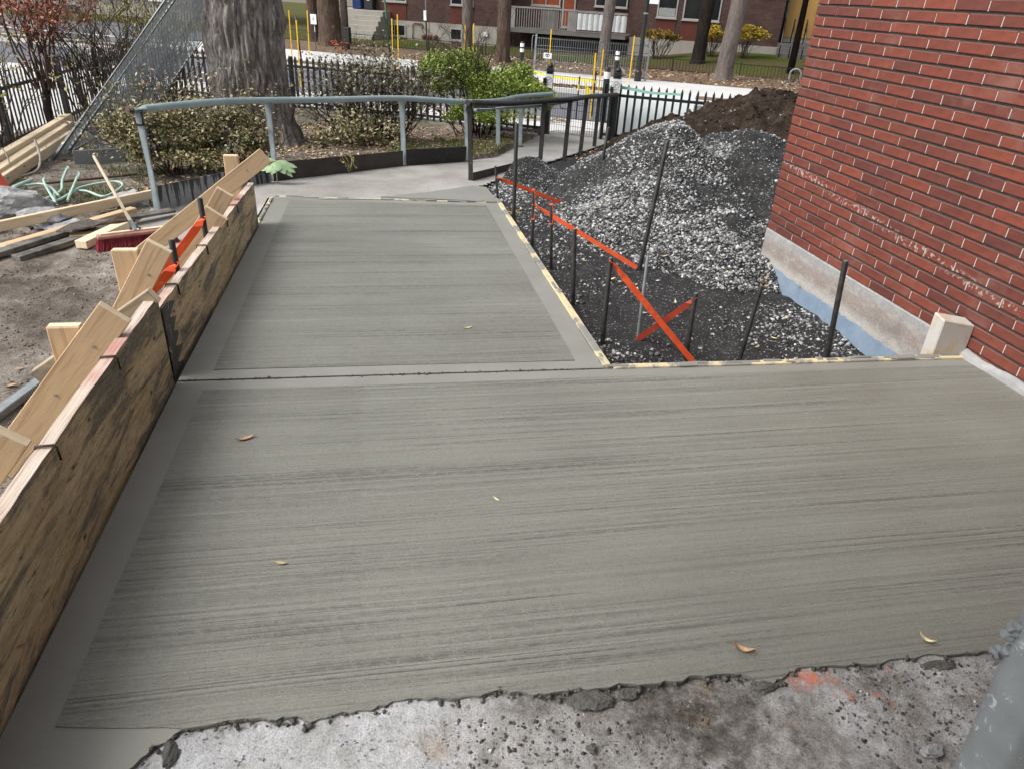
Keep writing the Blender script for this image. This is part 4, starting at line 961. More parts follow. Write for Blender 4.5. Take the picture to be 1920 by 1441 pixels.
lumber('weathered_board', (-2.30, 5.8, -.13), (-1.72, 6.35, -.15), .10, .022, 'split dark board lying behind the push broom', 'board', mat='lumber_grey', end='lumber_grey')
lumber('wood_offcut', (-2.135, 5.44, -.155), (-1.98, 5.93, -.15), .09, .055, 'grey white lumber offcut lying against the broom bristles', 'offcut', mat='lumber_pale')
lumber('wood_offcut', (-2.28, 5.66, -.155), (-2.05, 5.72, -.16), .09, .03, 'flat tan offcut between the grey boards and the broom', 'offcut', mat='lumber')
def shard(pts, th, label, mat='rock', name='bark_shard', cat='bark'):
    mb = MB(); mb.poly3(pts, th, (.1, .1, 1)); return tag(mb.build(name, M[mat], None, jitter=.006, bevel=.003), label, cat)
shard([(-2.36, 5.63, -.12), (-2.24, 5.60, -.11), (-2.12, 5.72, -.11), (-2.10, 5.82, -.115), (-2.2, 5.84, -.10), (-2.31, 5.76, -.11)], .018, 'grey bark slab lying on the studs near the broom', 'bark_grey')
shard([(-2.12, 5.83, -.12), (-2.0, 5.86, -.12), (-1.9, 5.96, -.13), (-2.02, 6.0, -.11)], .014, 'small brown bark piece behind the broom head', 'bark_brown')
def rock(c, r, label, seed, mat='rock', name='concrete_rubble', cat='rubble', sq=(1, 1, .7)):
    bm = bmesh.new(); bmesh.ops.create_icosphere(bm, subdivisions=4, radius=1.0); rr = random.Random(seed); off = Vector((seed * 3.1, seed * 1.7, 0))
    pl = [(Vector((rr.gauss(0, 1), rr.gauss(0, 1), rr.gauss(0, 1))).normalized(), rr.uniform(.55, .85)) for _ in range(13)]
    for v in bm.verts:
        for nrm, d in pl:
            k = v.co.dot(nrm)
            if k > d: v.co -= nrm * (k - d)
        v.co += v.co.normalized() * (.16 * mnoise.fractal(v.co * 2.3 + off, 1.0, 2.0, 5) + rr.uniform(-.012, .012))
        v.co = Vector((v.co.x * r * sq[0], v.co.y * r * sq[1], v.co.z * r * sq[2])) + Vector(c)
    me = bpy.data.meshes.new(name); bm.to_mesh(me); bm.free(); me.materials.append(M[mat]); return tag(mk(name, me), label, cat)
rock((-2.86, 6.30, -.12), .26, 'large broken concrete lump behind the long pale stud', 1, sq=(1.1, .9, .65))
rock((-2.62, 6.12, -.17), .19, 'flat grey concrete lump under the long pale stud', 2, sq=(1.2, .8, .5))
rock((-2.98, 5.95, -.15), .13, 'small pale concrete lump at the left edge below the long stud', 3)
rock((-2.42, 5.98, -.19), .14, 'dusty grey stone half under the tan stud', 4, sq=(1.3, .7, .5))
rock((-2.18, 6.72, -.17), .17, 'dark grey stone behind the broom handle', 6, sq=(1.3, .9, .6))
cn = thing('traffic_cone', 'red orange traffic cone at the left edge behind the rubble', 'traffic cone', (-3.22, 6.72, -.19))
mb = MB(); mb.lathe([(.16, .02), (.15, .04), (.035, .42), (.03, .43)], 20, (-3.22, 6.72, -.19)); mb.build('cone_body', M['cone'], cn, True, angle=.7)
mb = MB(); mb.box(-3.42, -3.02, 6.52, 6.92, -.19, -.165); mb.build('cone_base', M['rubber'], cn, bevel=.01)
def tubes(name, pts, r, mat, label, cat, group=None, n=8, sub=5):
    P = [Vector(p) for p in pts]; out = []
    for i in range(len(P) - 1):
        a = P[max(i - 1, 0)]; b = P[i]; c = P[i + 1]; d = P[min(i + 2, len(P) - 1)]
        for k in range(sub):
            t = k / sub; out.append(.5 * ((2 * b) + (c - a) * t + (2 * a - 5 * b + 4 * c - d) * t * t + (-a + 3 * b - 3 * c + d) * t ** 3))
    out.append(P[-1]); mb = MB(); mb.tube(out, r, n); return tag(mb.build(name, M[mat], None, True, angle=.8), label, cat, group)
G = 'green tubing offcuts behind the rubble'
tubes('green_tube', [(-3.16, 6.90, -.12), (-3.20, 7.42, -.17)], .018, 'hose', 'straight thick piece of green tubing beside the concrete lump', 'tubing', G)
tubes('green_tube', [(-3.32, 6.95, -.16), (-3.10, 7.22, -.16), (-2.95, 7.13, -.15), (-2.74, 6.78, -.15)], .011, 'hose', 'arched piece of green tubing left of the tangle', 'tubing', G)
tubes('green_tube', [(-2.98, 6.62, -.18), (-2.75, 6.68, -.17), (-2.68, 6.85, -.15), (-2.66, 7.10, -.15), (-2.45, 7.28, -.14), (-2.34, 7.18, -.15), (-2.36, 6.90, -.16), (-2.42, 6.82, -.16), (-2.60, 7.0, -.16), (-2.74, 7.02, -.17)], .011, 'hose', 'long looped piece of green tubing near the broom handle', 'tubing', G)
tubes('green_tube', [(-2.94, 7.62, -.09), (-2.87, 7.25, -.13), (-2.80, 6.98, -.16), (-2.86, 6.72, -.17), (-2.97, 6.66, -.18)], .012, 'hose', 'upright hooked piece of green tubing in the tangle', 'tubing', G)
tubes('green_tube', [(-2.78, 7.42, -.10), (-2.62, 6.62, -.15)], .011, 'hose', 'straight thin piece of green tubing crossing the loop', 'tubing', G)
tubes('green_tube', [(-3.0, 7.20, -.10), (-2.92, 7.0, -.11), (-2.64, 6.44, -.12)], .011, 'hose', 'bent piece of green tubing ending at the long stud', 'tubing', G)
tubes('green_tube', [(-3.05, 6.92, -.19), (-2.88, 6.80, -.18), (-2.76, 6.70, -.18), (-2.84, 6.95, -.16)], .013, 'hose', 'kinked flat piece of green tubing under the tangle', 'tubing', G)
tubes('rusty_rod', [(-3.6, 7.05, -.18), (-2.95, 7.46, -.19), (-2.40, 7.85, -.20)], .012, 'rusty', 'long rusty rod on the soil behind the green tubing', 'rod')
tubes('root_cutting', [(-3.55, 7.72, -.2), (-3.42, 7.76, -.21), (-3.36, 7.97, -.2), (-3.40, 8.2, -.12), (-3.47, 8.35, .02)], .012, 'palehose', 'pale curved root in front of the stacked beams', 'root')
tubes('root_cutting', [(-3.50, 7.75, -.2), (-3.52, 7.80, -.05), (-3.57, 7.85, .03)], .007, 'palehose', 'thin pale twig sprouting before the stacked beams', 'root')
# pipe stubs, plates
for i, dx in enumerate((0, .055)):
    mb = MB(); mb.tube([(-3.17 + dx, 9.12, -.33), (-3.215 + dx, 9.3, -.01)], .021, 12); tag(mb.build('pipe_stub', M['galv_clean'], None, True, angle=.6), ['left', 'right'][i] + ' one of two grey pipe stubs standing by the leaning mesh', 'pipe', 'pipe stubs')
lumber('steel_plate', (-3.22, 8.55, -.20), (-2.45, 8.98, -.21), .012, .15, 'galvanised steel plate on edge below the leaning mesh panel', 'plate', mat='galv_plate', end='galv_plate')

# ------------------------------------------------------------------ HANDRAILS AND KERB PLATES
def rail(name, label, posts, top, r, mats, rp=None, n=12):
    t = thing(name, label, 'handrail', posts[0][0])
    P = [Vector(p) for p in top]; out = []
    for i in range(len(P) - 1):
        a = P[max(i - 1, 0)]; b = P[i]; c = P[i + 1]; d = P[min(i + 2, len(P) - 1)]
        for k in range(5):
            q = k / 5; out.append(.5 * ((2 * b) + (c - a) * q + (2 * a - 5 * b + 4 * c - d) * q * q + (-a + 3 * b - 3 * c + d) * q ** 3))
    out.append(P[-1]); mb = MB(); mb.tube(out, r, n); mb.build('top_rail', M[mats[0]], t, True, angle=.7)
    for (b, tp) in posts:
        b = Vector(b); tp = Vector(tp); mb = MB(); mb.tube([b - Vector((0, 0, .1)), tp], rp or r * .92, n); p = mb.build('post', M[mats[1]], t, True, angle=.7)
        if mats[2]:
            c = MB(); c.lathe([(.05, 0), (.048, .008), (.03, .014)], 14, b - Vector((0, 0, .002))); c.build('base_flange', M[mats[2]], p)
    return t
r1 = rail('handrail', 'grey blue pipe handrail along the left side of the old path', [((-1.86, 6.44, -.20), (-1.87, 6.44, .62)), ((-1.03, 7.58, -.18), (-1.03, 7.58, .555)), ((.28, 8.62, -.24), (.27, 8.60, .48)), ((1.07, 9.04, -.26), (1.045, 9.04, .41)), ((1.57, 9.8, -.31), (1.545, 9.8, .345)), ((2.01, 10.56, -.35), (1.99, 10.56, .30))],
          [(-1.90, 6.40, .63), (-1.41, 7.0, .622), (-1.02, 7.58, .572), (-.47, 8.0, .54), (.27, 8.59, .50), (1.04, 9.04, .425), (1.54, 9.8, .355), (1.99, 10.56, .325), (2.5, 10.9, .33)], .030, ('rail_blue', 'galv', 'rusty'), .034)
mb = MB(); mb.tube([(-1.905, 6.395, .63), (-1.93, 6.37, .631)], [.0315, .0305], 12); mb.build('rusty_end', M['rusty'], r1, True, angle=.6)
mb = MB(); mb.tube([(-1.87, 6.44, .51), (-1.87, 6.44, .615)], .0355, 12); mb.build('black_sleeve', M['dark_plate'], r1, True)
r2 = rail('handrail', 'black spattered handrail along the right side of the old path', [((.96, 7.73, -.22), (.925, 7.73, .58)), ((2.0, 9.11, -.32), (2.01, 9.11, .445)), ((2.39, 9.42, -.34), (2.405, 9.42, .43)), ((2.76, 10.01, -.37), (2.78, 10.01, .39)), ((3.17, 10.74, -.42), (3.17, 10.74, .325))],
          [(.90, 7.70, .592), (1.4, 8.35, .51), (2.01, 9.11, .455), (2.41, 9.42, .445), (2.78, 10.01, .41), (3.17, 10.74, .34), (3.62, 11.35, .30)], .031, ('black_spot', 'black_spot', None), .029)
mb = MB(); mb.tube([(1.0, 7.85, .50), (1.5, 8.6, .44), (1.99, 9.15, .40), (2.45, 9.6, .405), (2.82, 10.15, .40), (3.18, 10.85, .35)], .022, 10); mb.build('lower_rail', M['galv'], r2, True)
for (x, y, z) in ((2.405, 9.42, .33), (2.78, 10.01, .295), (3.17, 10.74, .245), (3.6, 11.3, .22)):
    mb = MB(); q = Vector((-.55, .25, 0)).normalized(); mb.tube([(x, y, z), Vector((x, y, z)) + q * .10, Vector((x, y, z + .02)) + q * .125, Vector((x, y, z + .12)) + q * .12], .007, 6); mb.build('hook', M['black_paint'], r2, True)
mb = MB(); mb.tube([(.905, 7.72, .50), (.90, 7.74, .57)], .027, 10); mb.build('sleeve', M['galv'], r2, True)
def plate(p0, p1, z0, z1, label, mat, th=.008, name='kerb_plate', group=None):
    p0 = Vector(p0 + (0,)); p1 = Vector(p1 + (0,)); d = (p1 - p0); nrm = Vector((-d.y, d.x, 0)).normalized(); mb = MB()
    za, zb = (z0 if isinstance(z0, tuple) else (z0, z0)), (z1 if isinstance(z1, tuple) else (z1, z1))
    mb.poly3([(p0.x, p0.y, za[0]), (p1.x, p1.y, za[1]), (p1.x, p1.y, zb[1]), (p0.x, p0.y, zb[0])], th, nrm); return tag(mb.build(name, M[mat]), label, 'kerb plate', group)
plate((-1.84, 6.47), (-1.06, 7.48), (-.28, -.26), (.02, .01), 'galvanised kerb plate with black drips between the first two rail posts', 'drip')
plate((-1.04, 7.52), (.27, 8.585), (-.28, -.34), (.005, -.065), 'long dark steel kerb plate below the middle of the grey handrail', 'dark_plate')
plate((.30, 8.60), (1.05, 9.03), (-.34, -.36), (-.055, -.085), 'shorter spattered dark kerb plate ending at the black handrail', 'black_spot')
plate((.97, 7.68), (1.98, 9.08), (-.45, -.5), (-.10, -.20), 'dark kerb plate under the black handrail beside the small gravel cone', 'dark_plate')
# ------------------------------------------------------------------ FENCES AND GATE
pick_v = None
def picket_mesh(h, w, tip):
    mb = MB(); hw = w / 2
    mb.v = [Vector(p) for p in ((-hw, -hw, 0), (hw, -hw, 0), (hw, hw, 0), (-hw, hw, 0), (-hw, -hw, h - tip), (hw, -hw, h - tip), (hw, hw, h - tip), (-hw, hw, h - tip), (0, 0, h))]
    for f in ((0, 1, 5, 4), (1, 2, 6, 5), (2, 3, 7, 6), (3, 0, 4, 7), (4, 5, 8), (5, 6, 8), (6, 7, 8), (7, 4, 8), (3, 2, 1, 0)): mb.face(f)
    me = bpy.data.meshes.new('picket'); me.from_pydata([tuple(v) for v in mb.v], [], mb.f); me.materials.append(M['black_paint']); return me
def fence(label, p0, p1, z0, z1, hgt, pitch, w=.034, rails=(.12, .72), rw=.04, posts=None, group='black picket fence sections'):
    p0 = Vector((p0[0], p0[1], z0)); p1 = Vector((p1[0], p1[1], z1)); d = p1 - p0; L = d.length; n = int(L / pitch)
    t = thing('picket_fence', label, 'fence', tuple(p0), group); me = picket_mesh(hgt, w, .055); rot = math.atan2(d.y, d.x)
    for i in range(n + 1):
        q = p0 + d * (i / n); o = bpy.data.objects.new('picket', me); COL.objects.link(o); o.parent = t; o.location = q - p0; o.rotation_euler = (0, 0, rot)
    for rr in rails:
        mb = MB(); mb.beam(p0 + Vector((0, 0, rr)), p1 + Vector((0, 0, rr)), rw, rw); mb.build('rail', M['black_paint'], t)
    for f in (posts or (0, 1)):
        q = p0 + d * f; mb = MB(); mb.frame_box(q + Vector((0, 0, hgt / 2 - .05)), (0, 0, 1), (1, 0, 0), (0, 1, 0), hgt + .06, .05, .05); mb.build('post', M['black_paint'], t, bevel=.004)
    return t
FT = -.55
a, b = S(.05, FT), S(3.6, FT); fence('black picket fence to the right of the gate, in front of the pale board', (a.x, a.y), (b.x, b.y), -.46, -.46, .90, .118)
a, b = S(-.95, FT), S(-9.2, FT); fence('black picket fence along the street behind the shrubs and the big tree', (a.x, a.y), (b.x, b.y), -.46, -.48, .90, .118, posts=(0, .28, .56, .84, 1))
fence('black picket fence down the left side of the yard behind bare shrubs', (-4.22, 7.6), (-4.5, 15.9), -.36, -.48, .93, .115, .017, (.14, .70), .035, (0, .25, .5, .75, 1))
def gatepost(x, y, z, label, signmat):
    t = thing('gate_post', label, 'gate post', (x, y, z), 'gate posts')
    mb = MB(); mb.frame_box((x, y, z + .46), (0, 0, 1), (SD[0], SD[1], 0), (TD[0], TD[1], 0), 1.02, .10, .10); mb.build('post', M['black_paint'], t, bevel=.005)
    mb = MB(); mb.lathe([(.078, 0), (.078, .012), (.035, .022), (.026, .045), (.045, .062), (.05, .08), (.04, .1), (.018, .118), (.008, .13)], 16, (x, y, z + .92)); mb.build('finial', M['black_paint'], t, True, angle=.8)
    c = Vector((x, y, z + .78)) - Vector((TD[0], TD[1], 0)) * .0545; sd = Vector((SD[0], SD[1], 0)); nn = Vector((-TD[0], -TD[1], 0)); up = Vector((0, 0, 1))
    mb = MB(); mb.frame_box(c, up, sd, nn, .20, .125, .006); sg = mb.build('no_smoking_sign', M[signmat], t, bevel=.001)
    k = c + nn * .0055 + up * .02
    m2 = MB(); m2.tube([k + (sd * math.cos(q) + up * math.sin(q)) * .045 for q in [2 * PI * i / 24 for i in range(25)]], .0042, 5, False); m2.beam(k + (sd + up) * -.03, k + (sd + up) * .03, .008, .003, nn); m2.beam(k - sd * .028, k + sd * .022, .008, .003, nn); m2.beam(k - sd * .045 - up * .072, k + sd * .045 - up * .072, .008, .002, nn); m2.build('prohibition_mark', M['redprint'], sg)
    return t
gpL = gatepost(2.74, 12.17, -.40, 'left black gate post with ball finial and small sign beside the green shrub', 'white')
gpR = gatepost(3.66, 11.50, -.37, 'right black gate post with ball finial and white no smoking sign', 'white')
g0 = Vector((3.62, 11.55, -.42)); g1 = Vector((3.02, 12.9, -.45))
gt = thing('mesh_gate', 'fine wire mesh gate standing open between the two black gate posts', 'gate', tuple(g0))
ga = Vector((2.80, 12.20, -.40)); gb = Vector((3.60, 11.58, -.40)); mb = MB()
for i in range(25):
    q = ga + (gb - ga) * (i / 24); mb.beam(q, q + Vector((0, 0, .86)), .0045, .0045)
for i in range(8):
    z = Vector((0, 0, .86 * i / 7)); mb.beam(ga + z, gb + z, .005, .005)
tag(mb.build('mesh_wires', M['black_paint'], gt), kind='stuff')
mb = MB(); mb.frame_box((3.56, 11.42, -.02), (0, 0, 1), (SD[0], SD[1], 0), (TD[0], TD[1], 0), .84, .045, .045); mb.build('gate_stile', M['black_paint'], gt, bevel=.004)
# pale board leaning behind the pickets and its mint strip
a, b = S(.12, FT + .12), S(1.42, FT + .12); mb = MB(); mb.poly3([(a.x, a.y, -.45), (b.x, b.y, -.45), (b.x + .09, b.y + .18, .33), (a.x + .09, a.y + .18, .33)], .012, (TD[0], TD[1], 0)); tag(mb.build('pale_board', M['paleboard']), 'pale mint white board standing behind the right hand pickets', 'board')
mb = MB(); pr = []
for i in range(13):
    f = i / 12; q = S(.10 + 1.12 * f, FT - .03); zz = .355 + .012 * math.sin(f * 8) - .03 * f; pr.append((q.x, q.y, zz))
pts = pr + [(x, y, z + .045 - .012 * i / 12) for i, (x, y, z) in reversed(list(enumerate(pr)))]
mb.poly3(pts, .006, (-TD[0], -TD[1], 0)); tag(mb.build('mint_strip', M['mint']), 'wavy mint green plastic strip hung on the picket tips', 'plastic strip')

# ------------------------------------------------------------------ LEANING CHAIN LINK PANEL
A = Vector((-3.53, 8.73, -.29)); B = Vector((-2.75, 10.3, .13)); vv = Vector((1.37, .79, 1.74))
cl = thing('chain_link_panel', 'chain link fence panel leaning against the big tree', 'fence panel', tuple(A))
A2 = A + (B - A) * .13
for nm, p, q in (('frame_pipe', A, A + vv * 1.25), ('frame_pipe', A2 + vv * .02, A2 + vv * 1.2), ('frame_pipe', B, B + vv * .9), ('frame_pipe', A2, B)):
    mb = MB(); mb.tube([p, q], .024 if nm == 'frame_pipe' and p is not A2 else .012, 12); mb.build(nm, M['galv_clean'], cl, True, angle=.6)
mb = MB(); e1 = (B - A); e2 = vv; L1, L2 = e1.length, e2.length * 1.15; u1 = e1.normalized(); u2 = e2.normalized(); st = .055; nrm = u1.cross(u2).normalized()
k = -int(L2 / st)
while k * st < L1:
    for sg in (1, -1):
        # diagonal wire a = k*st + sg-dir
        s0 = k * st
        pa, pb = [], []
        if sg == 1: t0, t1 = max(0, -s0), min(L2, L1 - s0); f = lambda t: (s0 + t, t)
        else: t0, t1 = max(0, -s0), min(L2, L1 - s0); f = lambda t: (s0 + t, L2 - t)
        if t1 - t0 > .02:
            n = 3; pts = []
            for j in range(n + 1):
                t = t0 + (t1 - t0) * j / n; x, y = f(t); sag = .05 * math.sin(PI * x / L1) * math.sin(PI * min(y / L2, 1)); pts.append(A + u1 * x + u2 * y - nrm * sag + nrm * (.003 * sg))
            mb.tube(pts, .0036, 4, False)
    k += 1
tag(mb.build('chain_link_mesh', M['chain'], cl), kind='stuff')

# ------------------------------------------------------------------ VEGETATION
def branch_set(mb, base, n, spread, height, r0, seed, levels=2, up=.75, kink=.12, sub=3):
    """a clump of rising stems that fork; returns the tips and points along the twigs"""
    r = random.Random(seed); pts = []
    def grow(p, d, L, rad, lev):
        path = [p]; q = p; dd = d
        for i in range(4):
            dd = (dd + Vector((r.gauss(0, kink), r.gauss(0, kink), r.gauss(0, kink * .6) + .02))).normalized(); q = q + dd * L / 4; path.append(q)
            if lev < levels + 1 and i > 0: pts.append(q)
        mb.tube(path, [rad, rad * .85, rad * .7, rad * .58, rad * .45], 5 if lev < 2 else 3, False)
        if lev < levels:
            for c in range(sub):
                a = path[r.choice((2, 3, 4))]; nd = (dd + Vector((r.gauss(0, .55), r.gauss(0, .55), r.gauss(.15, .3)))).normalized(); grow(a, nd, L * r.uniform(.5, .75), rad * .5, lev + 1)
    for i in range(n):
        an = r.uniform(0, 2 * PI); q = r.random() ** .5; off = Vector((math.cos(an) * q * spread[0], math.sin(an) * q * spread[1], 0))
        d = (Vector((off.x * .9, off.y * .9, 0)) + Vector((r.gauss(0, .18), r.gauss(0, .18), up))).normalized()
        grow(Vector(base) + off * .45, d, height * r.uniform(.5, .72), r0 * r.uniform(.7, 1.2), 0)
    return pts
def leaves_at(name, pts, per, jit, size, mat, parent, tilt=1.0, zmin=None):
    P = np.repeat(np.array([tuple(p) for p in pts]), per, 0); P = P + rng.normal(0, jit, P.shape)
    if zmin is not None: P = P[P[:, 2] > zmin]
    s = rng.uniform(.6, 1.35, len(P)) * size
    return tag(scatter(name, LEAF_V, LEAF_F, P, s, M[mat], parent, tilt=tilt), kind='stuff')
def blob_pts(c, rad, n, seed, lumps=9, lump=.42, shell=.55):
    """points in an uneven crown made of overlapping leaf clumps, denser to the outside"""
    g = np.random.default_rng(seed); c = np.array(c); rad = np.array(rad); out = []
    cent = g.normal(0, 1, (lumps, 3)); cent /= np.linalg.norm(cent, axis=1)[:, None]; cent[:, 2] = np.abs(cent[:, 2]) * .95 - .25; cent *= g.uniform(.45, .8, (lumps, 1))
    cent = np.vstack([cent, [[0, 0, .1]]]); lr = np.append(g.uniform(lump * .7, lump * 1.25, lumps), .6)
    k = g.integers(0, len(cent), n); d = g.normal(0, 1, (n, 3)); d /= np.linalg.norm(d, axis=1)[:, None]; r = g.uniform(0, 1, n) ** shell
    return (cent[k] + d * (r * lr[k])[:, None]) * rad + c
# big maple
def trunk(name, label, x, y, z0, r, h, mat, lean=(0, 0), flare=.55, nk=72, nz=90, ridge=.045, seed=1, limbs=True, taper=.12, group=None, cat='tree', limbz=None):
    t = thing(name, label, cat, (x, y, z0), group); rr = random.Random(seed)
    ks = np.arange(nk) / nk * 2 * PI; zs = (np.linspace(0, 1, nz) ** 1.3) * h; K, Zz = np.meshgrid(ks, zs)
    R_ = r * (1 - taper * Zz / h) * (1 + flare * np.exp(-Zz / (r * .55)) * (1 + .35 * np.sin(K * 5 + seed) + .2 * np.sin(K * 3 + 2)))
    nx = K / (2 * PI) * nk / 2.5
    rid = np.abs(vnoise(nx + .35 * np.sin(Zz * 6), Zz * 3.2, seed)) * 2; rid2 = vnoise(nx * 2.7, Zz * 9, seed + 3)
    seam = sstep(K, 0, .25) * (1 - sstep(K, 2 * PI - .25, 2 * PI - .01))
    R_ = R_ + ridge * (rid - .5) * seam + ridge * .5 * rid2 * seam
    X = x + lean[0] * Zz + R_ * np.cos(K); Y = y + lean[1] * Zz + R_ * np.sin(K); V = np.stack([X, Y, z0 + Zz], -1).reshape(-1, 3)
    i = np.arange(nk)[None] + np.arange(nz - 1)[:, None] * nk; j = (np.arange(nk) + 1) % nk
    F = np.stack([i, j[None] + np.arange(nz - 1)[:, None] * nk, j[None] + (np.arange(nz - 1)[:, None] + 1) * nk, i + nk], -1).reshape(-1, 4)
    mesh_np('trunk', V, F, M[mat], t, True)
    if limbs:
        for q in range(5):
            an = rr.uniform(0, 2 * PI); p = Vector((x + lean[0] * h, y + lean[1] * h, z0 + h * rr.uniform(.86, .97))); d = Vector((math.cos(an) * .8, math.sin(an) * .8, .9)); L = h * rr.uniform(.35, .55)
            mb = MB(); path = [p]
            for s_ in range(5): d = (d + Vector((rr.gauss(0, .15), rr.gauss(0, .15), rr.gauss(.03, .1)))).normalized(); path.append(path[-1] + d * L / 5)
            mb.tube(path, [r * .45 * (1 - .16 * s_) for s_ in range(6)], 7); o = mb.build('limb', M[mat], t, True)
            m2 = MB(); branch_set(m2, path[-1] - Vector((0, 0, .2)), 3, (.5, .5), L * .9, r * .07, seed * 10 + q, 2, .7, .15); tag(m2.build('twigs', M['twig'], o), kind='stuff')
    return t
trunk('maple_tree', 'massive grey trunk with deep furrowed bark behind the handrail', -1.54, 9.85, -.42, .455, 5.2, 'bark', (.02, 0), .75, 170, 260, .085, 5)
# low hedge in front of the maple
hd = thing('low_shrub', 'low olive leaved shrub tangle in front of the big tree', 'shrub', (-1.95, 8.0, -.2))
mb = MB(); P_ = branch_set(mb, (-2.05, 8.1, -.25), 34, (.72, .42), .88, .007, 11, 3, .6, .18); mb2 = branch_set(mb, (-1.45, 8.15, -.2), 20, (.45, .3), .80, .007, 12, 3, .6, .18); tag(mb.build('stems', M['twig'], hd), kind='stuff')
pts = np.vstack([blob_pts((-2.16, 8.1, .17), (.70, .55, .48), 14000, 3, 34, .25, .75), blob_pts((-1.50, 8.12, .12), (.56, .45, .46), 6500, 4, 26, .22, .8), blob_pts((-1.9, 7.9, -.05), (.75, .4, .2), 3500, 14, 20, .3, .8)])
pts = pts[pts[:, 2] > -.12]
leaves_at('leaves', list(pts) + [tuple(p) for p in P_[::3]] + [tuple(p) for p in mb2[::3]], 1, .02, .036, 'leaf_olive', hd)
# bare autumn shrub in the bed
bs = thing('bare_shrub', 'half bare autumn shrub with dry leaves right of the big tree', 'shrub', (-.1, 10.2, -.3))
mb = MB(); P_ = branch_set(mb, (-.10, 10.2, -.32), 90, (.82, .45), 1.0, .009, 21, 3, .9, .17, 3); tag(mb.build('stems', M['twig'], bs), kind='stuff')
leaves_at('leaves', [p for p in P_ if p.z < 1.1][::2], 1, .05, .040, 'leaf_dry', bs)
b2 = thing('bare_shrub', 'tangled leafy undergrowth at the foot of the half bare shrub', 'shrub', (-.3, 9.5, -.28))
mb = MB(); P_ = branch_set(mb, (-.25, 9.55, -.28), 20, (.7, .30), .42, .007, 22, 2, .5, .2); tag(mb.build('stems', M['twig'], b2), kind='stuff'); leaves_at('leaves', P_, 2, .05, .05, 'leaf_olive', b2)
# green evergreen shrub
gs = thing('green_shrub', 'dense bright green shrub left of the gate', 'shrub', (1.55, 11.5, -.38))
mb = MB(); branch_set(mb, (1.5, 11.5, -.4), 26, (.75, .55), 1.45, .013, 31, 3, .8, .12); tag(mb.build('stems', M['twig'], gs), kind='stuff')
pts = np.vstack([blob_pts((1.18, 11.6, .42), (.74, .62, .62), 23000, 5, 40, .25, .55), blob_pts((1.95, 11.35, .30), (.74, .62, .58), 23000, 6, 40, .25, .55), blob_pts((1.6, 11.1, .0), (.80, .45, .42), 7000, 7, 26, .26, .7)])
pts = pts[pts[:, 2] > -.22]; leaves_at('leaves', list(pts), 1, .012, .038, 'leaf_green', gs)
# small red tree, bare shrubs and a yellowing plant by the left fence
rt = thing('red_shrub', 'small red leaved tree in front of the left picket fence', 'tree', (-3.95, 10.0, -.36))
mb = MB(); mb.tube([(-3.95, 10.0, -.4), (-3.93, 10.0, .05), (-3.88, 10.0, .38)], [.055, .05, .04], 9); mb.build('trunk', M['bark_dark'], rt, True)
mb = MB(); P_ = branch_set(mb, (-3.88, 10.0, .30), 15, (.30, .28), 1.25, .016, 41, 3, .95, .1); tag(mb.build('crown_branches', M['twig_red'], rt), kind='stuff'); leaves_at('leaves', [p for p in P_ if p.z > .5], 2, .06, .044, 'leaf_red', rt)
for i, (x, y, sd, lab, lm, per) in enumerate(((-3.68, 10.9, 51, 'leafless dark shrub between the red tree and the leaning mesh', None, 0), (-3.55, 12.2, 52, 'tall leafless shrub behind the leaning mesh panel', None, 0), (-3.3, 13.3, 53, 'yellow green shrub at the back corner behind the leaning mesh', 'leaf_lime', 1))):
    t = thing('fence_shrub', lab, 'shrub', (x, y, -.4), 'shrubs along the left fence'); mb = MB(); P_ = branch_set(mb, (x, y, -.42), 17, (.34, .3), 1.55, .017, sd, 3, 1.0, .1); tag(mb.build('stems', M['twig'], t), kind='stuff')
    if lm: leaves_at('leaves', [p for p in P_ if p.z > .3], 1, .05, .05, lm, t)
    else: leaves_at('leaves', P_[::17], 1, .04, .05, 'leaf_lime', t)
t = thing('yellow_shrub', 'yellow green leafed shrub at the left edge before the picket fence', 'shrub', (-3.95, 8.5, -.3)); mb = MB(); P_ = branch_set(mb, (-4.0, 8.6, -.32), 12, (.35, .35), 1.35, .013, 54, 3, .9, .12); tag(mb.build('stems', M['twig'], t), kind='stuff'); leaves_at('leaves', P_[::2], 1, .06, .045, 'leaf_lime', t)
# weed with broad leaves at the rail post
wd = thing('leafy_weed', 'broad leaved green weed growing at the second rail post', 'weed', (-1.0, 7.42, -.16))
for i in range(9):
    an = -PI * .9 + i * .35 + rnd.uniform(-.1, .1); q = Vector((-.98, 7.40, .05)); tip = q + Vector((math.cos(an) * .19, math.sin(an) * .11, rnd.uniform(-.14, .05))); d = (tip - q); sd = d.cross(Vector((.1, -.5, 1))).normalized() * rnd.uniform(.038, .055); up = Vector((0, 0, .015))
    mb = MB(); mb.v = [q, q + d * .25 + sd * .7, q + d * .42 + sd * 1.1 - up, q + d * .6 + sd * .7 - up, q + d * .78 + sd * .75 - up * 1.5, tip - up * 2, q + d * .78 - sd * .75 - up * 1.5, q + d * .6 - sd * .7 - up, q + d * .42 - sd * 1.1 - up, q + d * .25 - sd * .7, q + d * .5 + up * .6]
    for f in range(10): mb.face((f, (f + 1) % 10, 10))
    mb.build('leaf', M['weed'], wd, True)
mb = MB(); mb.tube([(-1.0, 7.42, -.2), (-.99, 7.42, .03)], .008, 6); mb.build('stem', M['weed'], wd)
